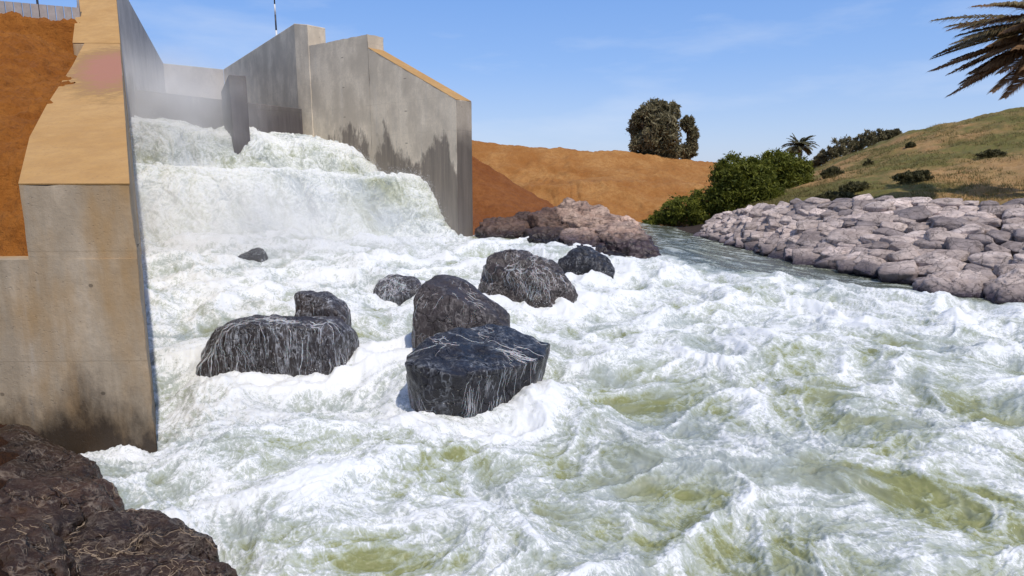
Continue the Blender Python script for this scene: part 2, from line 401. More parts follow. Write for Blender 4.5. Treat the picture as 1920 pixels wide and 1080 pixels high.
M['rock_brown'] = mat_rock('wet_brown_rock', (0.055, 0.042, 0.040), (0.088, 0.068, 0.064), vein=0.45, veincol=(0.34, 0.31, 0.30), rough=(0.3, 0.6), vscale=2.4)
M['rock_root'] = mat_rock('near_wet_rock', (0.020, 0.010, 0.005), (0.055, 0.026, 0.013), vein=0.5, vz=0.9, veincol=(0.33, 0.26, 0.20), rough=(0.25, 0.6), vscale=2.6, spec=0.4)
M['rock_out'] = mat_rock('layered_outcrop_rock', (0.32, 0.21, 0.16), (0.60, 0.46, 0.37), strata=0.95, rough=(0.5, 0.8), wetz=0.75)
M['rock_dark'] = mat_rock('damp_outcrop_rock', (0.095, 0.055, 0.04), (0.17, 0.105, 0.075), strata=0.6, rough=(0.4, 0.7), wetz=0.7)
M['riprap'] = mat_rock('riprap_stone', (0.38, 0.315, 0.285), (0.62, 0.54, 0.50), strata=0.3, rough=(0.55, 0.9), wetz=0.10, spec=0.35)
M['water'] = mat_water('white_water', [(0.0, (0.25, 0.26, 0.11)), (0.16, (0.31, 0.33, 0.185)), (0.36, (0.39, 0.42, 0.32)), (0.58, (0.465, 0.495, 0.445)), (0.80, (0.60, 0.62, 0.60)), (1.0, (0.80, 0.81, 0.81))])
M['fall'] = mat_water('falling_white_water', [(0.0, (0.27, 0.285, 0.17)), (0.25, (0.40, 0.42, 0.31)), (0.48, (0.54, 0.56, 0.49)), (0.8, (0.73, 0.74, 0.72))], flow=False, bs=0.2, sss=0.8)
M['bark'] = mat_plain('bark', (0.12, 0.085, 0.06), (0.24, 0.18, 0.13), 14)
M['palmbark'] = mat_plain('palm_bark', (0.12, 0.08, 0.05), (0.22, 0.15, 0.09), 20, bump=1.0)
M['euc'] = mat_leaf('eucalyptus_leaves', (0.09, 0.08, 0.038), (0.30, 0.255, 0.14))
M['green'] = mat_leaf('fresh_green_leaves', (0.045, 0.062, 0.008), (0.22, 0.225, 0.03))
M['dull'] = mat_leaf('dull_shrub_leaves', (0.045, 0.045, 0.018), (0.13, 0.115, 0.045))
M['grass'] = mat_leaf('hill_grass_blades', (0.12, 0.115, 0.035), (0.32, 0.25, 0.10))
M['palm'] = mat_leaf('palm_leaflets', (0.15, 0.11, 0.055), (0.36, 0.29, 0.15), 0.3)
M['palmdead'] = mat_leaf('dry_palm_leaflets', (0.17, 0.095, 0.045), (0.36, 0.21, 0.10), 0.2)
M['palmfar'] = mat_leaf('distant_palm_leaflets', (0.07, 0.075, 0.03), (0.19, 0.17, 0.09))
M['metal'] = mat_plain('painted_post_grey', (0.3, 0.31, 0.33), (0.4, 0.41, 0.43), 30, 0.5, 0.1)
M['darkmetal'] = mat_plain('dark_post_metal', (0.03, 0.03, 0.04), (0.06, 0.06, 0.07), 30, 0.5, 0.1)
M['whitepaint'] = mat_plain('white_paint', (0.6, 0.6, 0.6), (0.75, 0.75, 0.75), 30, 0.5, 0.1)
M['panel'] = mat_plain('precast_fence_concrete', (0.30, 0.27, 0.25), (0.42, 0.38, 0.36), 5, 0.9, 0.4)
M['root'] = mat_plain('bleached_root', (0.16, 0.11, 0.07), (0.42, 0.33, 0.25), 30, 0.9, 0.3)

# ---------------------------------------------------------------- loft terrain
def resample(pts, n):
    P = np.array([list(p) for p in pts], float)
    d = np.r_[0, np.cumsum(np.linalg.norm(np.diff(P, axis=0), axis=1))]; d /= d[-1]
    # smooth it a little with a Catmull-like resample
    t = np.linspace(0, 1, n)
    return np.stack([np.interp(t, d, P[:, k]) for k in range(3)], 1)
def smooth_ax(A, it):
    for _ in range(it):
        A[1:-1] = 0.25 * A[:-2] + 0.5 * A[1:-1] + 0.25 * A[2:]
    return A
def loft(name, rows, n, ms, mat, amp=0.12, freq=0.7, seed=0, rough=0.6, smooth_cols=6, edge0=True, gully=0.0, crest=None):
    Rw = [smooth_ax(resample(r, n), smooth_cols) for r in rows]
    out = []
    for k in range(len(Rw) - 1):
        m_ = ms[k]
        for j in range(m_):
            t = j / m_
            out.append(Rw[k] * (1 - t) + Rw[k + 1] * t)
    out.append(Rw[-1])
    G = np.array(out)                                    # rows, n, 3
    for _ in range(3):
        G[1:-1] = 0.25 * G[:-2] + 0.5 * G[1:-1] + 0.25 * G[2:]
    X, Y, Z = G[..., 0], G[..., 1], G[..., 2]
    nzv = fbm2(X * freq, Y * freq + Z * freq * 0.7, 6, seed, rough)
    fade = np.ones(len(G)); 
    if edge0: fade[:4] = [0.1, 0.4, 0.7, 0.9]
    G[..., 2] = Z + amp * nzv * fade[:, None]
    if gully and crest: fade = fade * np.clip(np.abs(np.arange(len(G)) - crest) / 30.0, 0.12, 1)
    if gully:
        ww = X * 0.9 + 0.35 * Y + 1.2 * p2(X * .3, Y * .3, 7)
        G[..., 2] += gully * (np.abs(p2(ww, Y * 0.08, seed + 3)) - 0.3 + 0.5 * np.abs(p2(ww * 2.7, Y * 0.2, seed + 4))) * fade[:, None]
    G[..., 0] = X + 0.4 * amp * fbm2(X * freq + 40, Y * freq + Z, 4, seed + 9, rough)
    return G, mesh_np(name, G.reshape(-1, 3), grid_faces(*G.shape[:2]))
def structure(name, me, mat):
    o = link(name, me, mat); o['kind'] = 'structure'; return o
def up_normals(me):
    me.flip_normals() if me.polygons[len(me.polygons) // 2].normal.z < 0 else None

# base ground sheet out to the horizon
V = []
ns = 48; rad = [0, 10, 40, 90, 160, 400, 1200, 3000]
nr = len(rad)
for r_ in rad:
    for k in range(ns + 1):
        a = 2 * math.pi * k / ns; V.append((r_ * math.cos(a), 20 + r_ * math.sin(a), -1.6))
me = mesh_np('ground', V, grid_faces(nr, ns + 1)); up_normals(me)
structure('ground', me, M['plain'])

# ================================================================= CONCRETE
def wall(name, secs, mat, parent=None, bevel=0.025, rough=0.0):
    """secs: list of (inner bottom, inner top, outer top, outer bottom)"""
    bm = bmesh.new(); rows = [[bm.verts.new(p) for p in s] for s in secs]
    for a, b in zip(rows[:-1], rows[1:]):
        for k in range(4):
            try: bm.faces.new((a[k], a[(k + 1) % 4], b[(k + 1) % 4], b[k]))
            except ValueError: pass
    bm.faces.new(rows[0][::-1]); bm.faces.new(rows[-1])
    bmesh.ops.remove_doubles(bm, verts=bm.verts, dist=1e-4)
    bmesh.ops.recalc_face_normals(bm, faces=bm.faces)
    if rough:
        for _ in range(5):
            ed = [e for e in bm.edges if e.calc_length() > 0.16]
            if not ed or len(bm.verts) > 60000: break
            bmesh.ops.subdivide_edges(bm, edges=ed, cuts=1, use_grid_fill=True)
        bm.verts.ensure_lookup_table()
        co = np.array([v.co[:] for v in bm.verts]); bd = np.zeros(len(co))
        for e in bm.edges:
            if len(e.link_faces) == 2 and e.calc_face_angle(0) > 0.6: bd[e.verts[0].index] = 1; bd[e.verts[1].index] = 1
        bm.verts.index_update()
        k_ = 0.35 + 0.65 * bd
        chip = np.clip(fbm3(co * 5, 3, 8) - 0.25, 0, 1) * bd * 0.05
        dz = np.stack([fbm3(co * 2.3 + 9 * q_, 4, 60 + q_, 0.6) for q_ in range(3)], 1) * rough * k_[:, None]
        bm.normal_update()
        for v, d_, c_ in zip(bm.verts, dz, chip): v.co += Vector(d_.tolist()) - v.normal * float(c_)
    me = bpy.data.meshes.new(name); bm.to_mesh(me); bm.free()
    if rough: me.polygons.foreach_set('use_smooth', np.ones(len(me.polygons), bool)); bevel = 0; me.set_sharp_from_angle(angle=R(35))
    o = link(name, me, mat, parent)
    if bevel:
        b = o.modifiers.new('bevel', 'BEVEL'); b.width = bevel; b.segments = 2; b.limit_method = 'ANGLE'
    return o
def V3(p, z=None): return Vector((p[0], p[1], p[2] if z is None else z))
def cap_strip(name, quads, mat, parent, h=0.014, lift=0.004):
    """thin layer lying on a wall top; quads of 4 points"""
    bm = bmesh.new()
    for q in quads:
        n = (q[1] - q[0]).cross(q[2] - q[0]).normalized()
        if n.z < 0: n = -n
        lo = [bm.verts.new(p + n * lift) for p in q]; hi = [bm.verts.new(p + n * (h + lift)) for p in q]
        bm.faces.new(hi); bm.faces.new(lo[::-1])
        for k in range(4): bm.faces.new((lo[k], lo[(k + 1) % 4], hi[(k + 1) % 4], hi[k]))
    bmesh.ops.recalc_face_normals(bm, faces=bm.faces)
    me = bpy.data.meshes.new(name); bm.to_mesh(me); bm.free()
    return link(name, me, mat, parent)

ZB = -1.4
# --- near wall (left in the photo)
L0 = gz(293, 832, 0.0)
UL = Vector((-0.5008, 0.8656, 0))
def Lp(t, z=0): return Vector((L0.x + UL.x * t, L0.y + UL.y * t, z))
tj = (17.0 - L0.y) / UL.y
te = (24.0 - L0.y) / UL.y
zt0 = gy(240, 347, L0.y).z
zj = gpl(236, 83, Lp(tj), UL).z
zj = CAMZ + (zj - CAMZ)
pj = Lp(tj); zj = gy(236, 83, pj.y).z
O0 = gz(35, 345, zt0) if zt0 < 2.99 else None
O0 = gy(35, 345, L0.y - 0.05)
Ob = Vector((O0.x, O0.y, 0))
LS = [(0, Lp(0), Ob, zt0)]
def outer_at(px, t, z):                # outer edge of the top, at height z, from the photo column
    p = Lp(t); return p + Vector((px, 0.0, 0))
secs = []; topq = []
stations = [(0.0, zt0, (O0 - Lp(0)).x, (O0 - Lp(0)).y)]
for t_, wx in ((2.0, -1.23), (4.0, -1.18), (6.0, -1.08), (8.0, -0.98), (10.0, -0.92), (tj, -0.86)):
    stations.append((t_, zt0 + (zj - zt0) * t_ / tj, wx, -0.05))
for t_, z_, wx, wy in stations:
    a = Lp(t_); b = a + Vector((wx, wy, 0))
    secs.append((V3(a, ZB), V3(a, z_), V3(b, z_), V3(b, ZB)))
wl = empty('wing_wall', L0)
tag(wl, 'thick concrete wall nearest the camera with ochre sloping top and reddish patch', 'concrete wall')
def par(o, p):
    o.parent = p; o.matrix_parent_inverse = Matrix.Translation(p.location).inverted(); return o
par(wall('wall_body', secs, M['con_near'], rough=0.012), wl)
q = []
for s0, s1 in zip(secs[:-1], secs[1:]): q.append((s0[1], s1[1], s1[2], s0[2]))
par(cap_strip('coping', q, M['cap'], None), wl)
# wider upper stretch beyond the jog
ze = 9.84
secs = []
for t_, z_ in ((tj + 0.003, zj + 0.01), (te, ze)):
    a = Lp(t_); b = a + Vector((-1.16, -0.05, 0)); a = a + Vector((0.012, 0, 0))
    secs.append((V3(a, ZB), V3(a, z_), V3(b, z_), V3(b, ZB)))
par(wall('upper_wall_body', secs, M['con_near']), wl)
par(cap_strip('upper_coping', [(secs[0][1], secs[1][1], secs[1][2], secs[0][2])], M['cap'], None), wl)
# lower, wider front block
fa = Lp(0) + Vector((0.006, -0.02, 0)); zl = gy(20, 487, L0.y - 0.08).z
fd = (Ob - V3(Lp(0), 0)).normalized()
fl = fa + Vector((-12.0, -0.3, 0))
secs = [(V3(fl, ZB), V3(fl, zl), V3(fl + Vector((0, 1.6, 0)), zl), V3(fl + Vector((0, 1.6, 0)), ZB)),
        (V3(fa, ZB), V3(fa, zl), V3(fa + Vector((-0.9, 1.6, 0)), zl), V3(fa + Vector((-0.9, 1.6, 0)), ZB))]
par(wall('footing_block', secs, M['con_near'], rough=0.010), wl)

# --- flume side wall beyond it (its top edge falls towards the vanishing point)
A = Lp(te - 0.8); A2 = gy(306, 118, 38.7)
BL = Vector((A2.x, A2.y, 0))
secs = [(V3(A, 1), V3(A, ze - .003), V3(A + Vector((-0.5, 0, 0)), ze - .003), V3(A + Vector((-0.5, 0, 0)), 1)),
        (V3(BL, 1), V3(BL, A2.z), V3(BL + Vector((-0.5, 0.2, 0)), A2.z), V3(BL + Vector((-0.5, 0.2, 0)), 1))]
o = recentre(wall('side_wall', secs, M['con_pale'])); tag(o, 'tall shaded flume wall rising straight behind the ochre topped wall', 'concrete wall')
B2 = gy(419, 130, 41.0)
dB = (V3(B2, 0) - V3(BL, 0)).normalized(); nB = Vector((-dB.y, dB.x, 0))
b0 = V3(BL, 0) + dB * 0.0; b1 = V3(B2, 0)
secs = [(V3(b0, 1), V3(b0, A2.z - .02), V3(b0 + nB * .5, A2.z - .02), V3(b0 + nB * .5, 1)),
        (V3(b1, 1), V3(b1, B2.z), V3(b1 + nB * .5, B2.z), V3(b1 + nB * .5, 1))]
o = recentre(wall('back_wall', secs, M['con_pale'])); tag(o, 'low pale end wall closing the flume between the two tall side walls', 'concrete wall')

# --- far wing wall
RD = Vector((-0.766, 0.643, 0)); RN = Vector((0.643, 0.766, 0))
R0 = gy(855, 187, 24.0); R0b = V3(R0, 0)
def rw(px, py): return gpl(px, py, R0b, RD)
pA = rw(690, 90); pB = rw(677, 67); pC = rw(579, 86)
TW = 0.80
wr = empty('wing_wall', R0b)
tag(wr, 'long stained concrete wall beside the falls with orange coping sloping down right', 'concrete wall')
def sec(p, z=None, tw=TW, zb=ZB, off=0.0):
    a = V3(p, 0) - RN * off; b = V3(p, 0) + RN * tw; z = p.z if z is None else z
    return (V3(a, zb), V3(a, z), V3(b, z), V3(b, zb))
par(cap_strip('coping', [(sec(R0)[1], sec(pA)[1], sec(pA)[2], sec(R0)[2])], M['cap'], None), wr)
par(wall('wall_body', [sec(R0), sec(pA), sec(pA, z=pB.z), sec(pC)], M['con'], rough=0.02), wr)
par(wall('end_facing', [sec(R0b + Vector((0, 0, R0.z - .012)) - RD * 0.02, tw=TW - .004, off=-0.004), sec(R0b + Vector((0, 0, R0.z - .012)) - RD * 0.002, tw=TW - .004, off=-0.004)], M['con_end']), wr)  # thin slab added over the wall end to carry its darker, wetter tone
# --- upper flume wall on that side, with its pilaster
J = V3(pC, 0); zJ = gpl(577, 46, R0b, RD).z
zJ = rw(577, 46).z
Jl = rw(551, 44)
par(wall('pilaster', [sec(V3(J + RD * -0.003, zJ), tw=TW + .1, off=0.02), sec(V3(Jl, Jl.z), tw=TW + .1, off=0.02)], M['con']), wr)
K0 = V3(Jl, 0); 
nK = Vector((V3(B2, 0) - K0).to_tuple()).normalized(); nKn = Vector((-nK.y, nK.x, 0)); nKn = nKn if nKn.x > 0 else -nKn
secs = []
for p, z in ((K0, Jl.z - .01), (V3(B2, 0), B2.z + .01)):
    secs.append((V3(p, 1), V3(p, z), V3(p + nKn * .5, z), V3(p + nKn * .5, 1)))
o = recentre(wall('side_wall', secs, M['con'])); tag(o, 'tall sunlit flume wall left of the pilaster, below the striped pole', 'concrete wall')
# --- breast wall across the flume and the divider pier in front of it
H0 = Lp((25.5 - L0.y) / UL.y); H1 = V3(Jl, 0) - Vector((0.0, 0.4, 0))
H0z = gy(244, 165, H0.y).z; H1z = gy(567, 203, H1.y).z
dH = (V3(H1, 0) - V3(H0, 0)).normalized(); nH = Vector((-dH.y, dH.x, 0))
H0 = V3(H0, 0) - dH * 0.5; H1 = V3(H1, 0) + dH * 0.3
secs = [(V3(H0, 1), V3(H0, H0z), V3(H0 + nH * .5, H0z), V3(H0 + nH * .5, 1)),
        (V3(H1, 1), V3(H1, H1z), V3(H1 + nH * .5, H1z), V3(H1 + nH * .5, 1))]
o = recentre(wall('breast_wall', secs, M['con_wet'])); tag(o, 'dark soaked concrete breast wall crossing the flume just above the foaming water', 'concrete wall')
pc = gpl(430, 187, H0, dH)
pf = Vector((pc.x, pc.y, 0)); pdir = Vector((0.47, -0.88, 0)).normalized()
zt = gy(425, 172, pc.y).z
Lp_ = 3.8; pn = Vector((-pdir.y, pdir.x, 0)) * 0.30
p1 = pf + pdir * Lp_
ztf = gy(444, 141, p1.y).z
p0 = pf + pdir * 0.004
secs = [(V3(p0 - pn, 1), V3(p0 - pn, zt), V3(p0 + pn, zt), V3(p0 + pn, 1)), (V3(p1 - pn, 1), V3(p1 - pn, ztf), V3(p1 + pn, ztf), V3(p1 + pn, 1))]
o = recentre(wall('divider_pier', secs, M['con_wet'])); tag(o, 'narrow concrete divider pier standing in the foaming water before the breast wall', 'pier')
PIER = (p1.x, p1.y)

# ================================================================= WATER LEVEL of the river
# boulders that stand in it: centre x, y, radius  (set here since the water piles up on them)
def river_level(X, Y):
    base = ss(8, 23, Y) * 0.72
    base = base + 0.38 * ss(11.5, 17, Y) * ss(-1.5, -7, X)
    side = ss(0.0, 9.0, X - 0.10 * (Y - 10))          # the quiet reach on the right
    return base * (1 - side) + side * (0.12 + 0 * X)

# ================================================================= BOULDERS
def ico(sub):
    bm = bmesh.new(); bmesh.ops.create_icosphere(bm, subdivisions=sub, radius=1)
    v = np.array([p.co[:] for p in bm.verts]); f = np.array([[q.index for q in t.verts] for t in bm.faces]); bm.free()
    return v, f
ICO = {k: ico(k) for k in (2, 3, 4, 5, 6, 7)}
def hull_planes(pts):
    bm = bmesh.new()
    for p in pts: bm.verts.new(p)
    bmesh.ops.convex_hull(bm, input=bm.verts)
    c = sum((Vector(p) for p in pts), Vector()) / len(pts)
    pl = []
    bm.normal_update()
    for f_ in bm.faces:
        n = f_.normal.copy(); d = n.dot(f_.verts[0].co - c)
        if d < 0: n = -n; d = -d
        if d > 1e-3: pl.append((n.x, n.y, n.z, d))
    bm.free()
    return np.array(pl), np.array(c[:])
def rock_mesh(name, pts, seed, sub=6, rough=0.05, sharp=14, facets=0, ridge=0.35, freq=1.6):
    """angular boulder: soft-edged hull of the given points, broken up by noise"""
    pl, c = hull_planes(pts)
    v, f = ICO[sub]
    size = float(np.median(pl[:, 3]))
    rs = np.random.RandomState(seed)
    if facets:
        nn = rs.normal(size=(facets, 3)); nn /= np.linalg.norm(nn, axis=1)[:, None]
        P = np.array([list(p) for p in pts]) - c
        sup = (nn @ P.T).max(1) * rs.uniform(0.84, 0.97, facets)
        pl = np.vstack([pl, np.c_[nn, sup]])
    warp = v + 0.10 * np.stack([p3(v * 2.2, seed + k) for k in (11, 12, 13)], 1)
    warp /= np.linalg.norm(warp, axis=1)[:, None]
    dt = warp @ pl[:, :3].T
    q = np.where(dt > 1e-4, pl[:, 3][None] / np.maximum(dt, 1e-4), 1e6)
    r = (np.sum(q ** (-float(sharp)), axis=1)) ** (-1.0 / sharp)
    W = v * r[:, None]
    s = size
    nz_ = fbm3(W / s * freq + seed * 3.1, 5, seed, 0.55)
    rg = 1 - np.abs(fbm3(W / s * freq * 0.9 + 7 + seed, 4, seed + 30, 0.5)) * 2
    r2 = r + s * rough * (nz_ * 1.6) + s * rough * ridge * rg * 1.4
    W = v * r2[:, None] + c
    return mesh_np(name, W, f)
def hull_rock(name, pix, mat, label, seed, dep=0.8, sub=6, zb=-0.7, bsc=1.02, group=None, cat='boulder', **kw):
    """pix: outline and inner points (px, py, Y)"""
    pts = [gy(*p) for p in pix]
    n0 = len(pts)
    c = sum(pts, Vector()) / n0
    for p in list(pts):
        pts.append(Vector((p.x, p.y + dep, min(p.z, c.z) - 0.15)))      # back side
        pts.append(Vector((c.x + (p.x - c.x) * bsc, c.y + (p.y - c.y) * bsc + 0.05, zb)))
    me = rock_mesh(name, pts, seed, sub, **kw)
    o = recentre(link(name, me, mat)); tag(o, label, cat, group); return o

ROCKS = []
def reg(o, k=1.0):
    me = o.data; n = len(me.vertices); a = np.empty(n * 3, np.float32); me.vertices.foreach_get('co', a); a = a.reshape(-1, 3) + np.array(o.location[:])
    zz = a[:, 2]; lev = 0.25 if a[:, 1].mean() < 12 else 0.55
    s_ = a[(zz > lev - 0.4) & (zz < lev + 0.5)]
    if len(s_) < 10: s_ = a
    ROCKS.append((float(s_[:, 0].mean()), float(s_[:, 1].mean()), float(np.ptp(s_[:, 0]) / 2), float(np.ptp(s_[:, 1]) / 2), k)); return o

# the biggest, blackest boulder in the middle
reg(hull_rock('boulder', [(757, 672, 8.2), (788, 652, 8.3), (825, 622, 9.0), (880, 602, 9.5), (950, 612, 9.6), (1032, 645, 9.3), (1026, 662, 8.8), (1003, 676, 8.45),
                      (800, 690, 7.55), (870, 703, 7.55), (765, 676, 7.9), (990, 712, 8.7), (900, 748, 8.2), (800, 792, 7.8), (780, 775, 7.85), (766, 720, 8.0)], M['rock_wet'],
          'biggest black wet boulder with sharp flat top in the middle of the rapids', 4, dep=0.05, sub=7, rough=0.032, facets=3, sharp=80, ridge=1.0, freq=1.1, bsc=0.62))
reg(hull_rock('boulder', [(772, 560, 10.3), (790, 530, 10.5), (835, 506, 10.9), (868, 520, 10.9), (958, 585, 10.6), (955, 612, 10.2), (880, 625, 9.9), (778, 620, 9.9), (850, 560, 10.0)],
          M['rock_brown'], 'smooth brown grey boulder rising to a rounded peak behind the biggest black boulder', 9, dep=0.35, sub=6, rough=0.04, facets=6, sharp=50, freq=1.3))
reg(hull_rock('boulder', [(372, 700, 9.3), (380, 655, 9.8), (410, 690, 9.3), (422, 608, 9.5), (470, 592, 10.0), (560, 586, 10.3), (640, 585, 10.5), (670, 612, 10.2), (660, 650, 9.7), (610, 682, 9.3), (500, 694, 9.2), (430, 612, 9.3), (600, 612, 9.4)],
          M['rock_veil'], 'wide flat boulder with water pouring over its front, right of the near wall', 14, dep=0.25, sub=7, rough=0.045, facets=7, sharp=45, ridge=0.9, freq=1.2, bsc=0.92), 1.7)
reg(hull_rock('boulder', [(548, 545, 10.7), (585, 540, 10.9), (625, 543, 10.9), (655, 570, 10.7), (650, 600, 10.4), (552, 600, 10.4), (600, 560, 10.4)],
          M['rock_veil'], 'small dark block of rock perched behind the wide boulder under the pouring water', 17, dep=0.2, sub=6, rough=0.05, facets=3, sharp=24), 0.4)
reg(hull_rock('boulder', [(908, 490, 14.2), (925, 468, 14.4), (985, 466, 14.5), (1030, 495, 14.3), (1068, 530, 14.0), (1072, 552, 13.8), (1030, 568, 13.5), (960, 545, 13.6), (915, 512, 13.9), (990, 510, 13.6)],
          M['rock_lace'], 'dark boulder laced with thin white runoff, left of the small grey peaked one', 21, dep=0.35, sub=6, rough=0.08, facets=7, sharp=45, ridge=0.8))
reg(hull_rock('boulder', [(1045, 500, 16.8), (1050, 480, 17.0), (1100, 457, 17.3), (1130, 470, 17.2), (1152, 500, 16.9), (1150, 516, 16.6), (1100, 510, 16.5), (1100, 480, 16.6)],
          M['rock_wet'], 'small grey peaked boulder nearest the layered outcrop in the rapids', 25, dep=0.35, sub=6, rough=0.07, facets=4, sharp=18))
reg(hull_rock('boulder', [(436, 482, 17.2), (455, 466, 17.5), (485, 458, 17.7), (502, 470, 17.4), (497, 487, 17.1), (450, 489, 17.0)],
          M['rock_wet'], 'small black rock tip poking out of foam at the foot of the falls', 28, dep=0.2, sub=5, rough=0.06, facets=3), 0.5)
reg(hull_rock('boulder', [(692, 548, 14.6), (705, 522, 15.0), (745, 506, 15.3), (785, 518, 15.1), (798, 545, 14.7), (740, 556, 14.4)],
          M['rock_veil'], 'low boulder almost drowned in foam left of the brown peaked boulder', 33, dep=0.3, sub=6, rough=0.05, facets=3), 0.5)

# --- rocky point on the far side
out = [
 ([(1040, 395, 25), (1050, 372, 25.5), (1085, 372, 25.5), (1130, 392, 25), (1180, 418, 24), (1165, 440, 23), (1100, 420, 23.5), (1050, 410, 24)], 'rock_out', 'pale layered rock at the top of the rocky point', 41),
 ([(1120, 430, 22.5), (1175, 412, 23), (1215, 440, 22), (1243, 485, 20.8), (1238, 492, 20.5), (1180, 478, 20.6), (1125, 455, 21.3), (1180, 445, 21)], 'rock_out', 'big layered rock sloping down to the tip of the rocky point', 43),
 ([(995, 400, 24.5), (1040, 388, 25), (1090, 402, 24.5), (1100, 432, 23.6), (1040, 440, 23.3), (1000, 425, 23.8)], 'rock_dark', 'dark cracked rock on the left shoulder of the rocky point', 45),
 ([(1050, 432, 22.6), (1100, 425, 22.8), (1150, 440, 22.2), (1190, 468, 21), (1130, 474, 20.9), (1060, 455, 21.6)], 'rock_out', 'brown ledge of rock in the middle of the rocky point', 47),
 ([(985, 425, 23.5), (1050, 430, 23), (1085, 452, 22), (1040, 462, 21.8), (990, 448, 22.4)], 'rock_dark', 'low reddish brown rock at the waterline under the dark cracked rock', 49),
 ([(1060, 458, 20.9), (1120, 462, 20.8), (1170, 476, 20.3), (1120, 482, 20.2), (1065, 472, 20.4)], 'rock_dark', 'wet black rock shelf at the foot of the rocky point', 51),
 ([(893, 425, 24.6), (915, 410, 25), (960, 408, 25), (990, 420, 24.6), (985, 442, 23.8), (930, 445, 23.6), (895, 440, 24)], 'rock_dark', 'dark purple rubble rock against the end of the long wall', 53),
 ([(960, 408, 25.3), (985, 395, 25.6), (1015, 398, 25.5), (1020, 418, 25), (970, 425, 24.6)], 'rock_dark', 'small dark stone between the rubble rock and the cracked rock', 55),
 ([(1150, 400, 24.8), (1180, 405, 24.5), (1205, 425, 24), (1195, 440, 23.6), (1150, 425, 24)], 'rock_out', 'pale flat slab leaning on the upper right side of the rocky point', 57),
]
for pts, mt, lb, sd_ in out:
    hull_rock('outcrop_rock', pts, M[mt], lb, sd_, dep=0.9, sub=6, rough=0.075, facets=8, sharp=30, ridge=0.9, group='rocks of the rocky point', cat='rock', freq=2.2)

# --- foreground bank rocks
near = [
 ([(-40, 800, 6.0), (30, 785, 6.3), (90, 815, 6.3), (170, 868, 5.9), (208, 912, 5.4), (200, 935, 5.25), (120, 915, 5.0), (0, 905, 4.8), (-60, 890, 4.9)], 'large smooth wet brown rock against the foot of the near wall', 60, 0.1),
 ([(-60, 930, 4.3), (0, 905, 4.6), (90, 885, 4.9), (190, 905, 4.9), (215, 945, 4.7), (150, 960, 4.5), (60, 1000, 4.1), (-40, 1010, 4.0)], 'brown rock under the damp soil at the left edge', 61, 0.2),
 ([(90, 1010, 4.2), (150, 960, 4.6), (250, 950, 4.8), (340, 975, 4.7), (400, 1030, 4.45), (395, 1075, 4.2), (300, 1090, 4.0), (150, 1090, 3.8)], 'black root covered rock reaching into the foam at lower left', 63, 0.15),
 ([(-80, 1000, 3.9), (0, 955, 4.1), (60, 965, 4.1), (110, 1040, 3.8), (100, 1110, 3.5), (0, 1130, 3.3), (-60, 1080, 3.4)], 'reddish brown rounded rock in the bottom left corner', 65, 0.15),
 ([(200, 1060, 3.9), (300, 1030, 4.1), (380, 1060, 4.0), (470, 1080, 4.0), (500, 1130, 3.7), (330, 1150, 3.5), (200, 1120, 3.6)], 'dark flat rock along the bottom edge beside the foam', 67, 0.1),
]
for pts, lb, sd_, dp in near:
    hull_rock('bank_rock', pts, M['rock_root'], lb, sd_, dep=dp, sub=7, rough=0.07, facets=4, sharp=16, ridge=0.9, zb=-0.5, group='wet rocks on the near bank', cat='rock', freq=1.4)

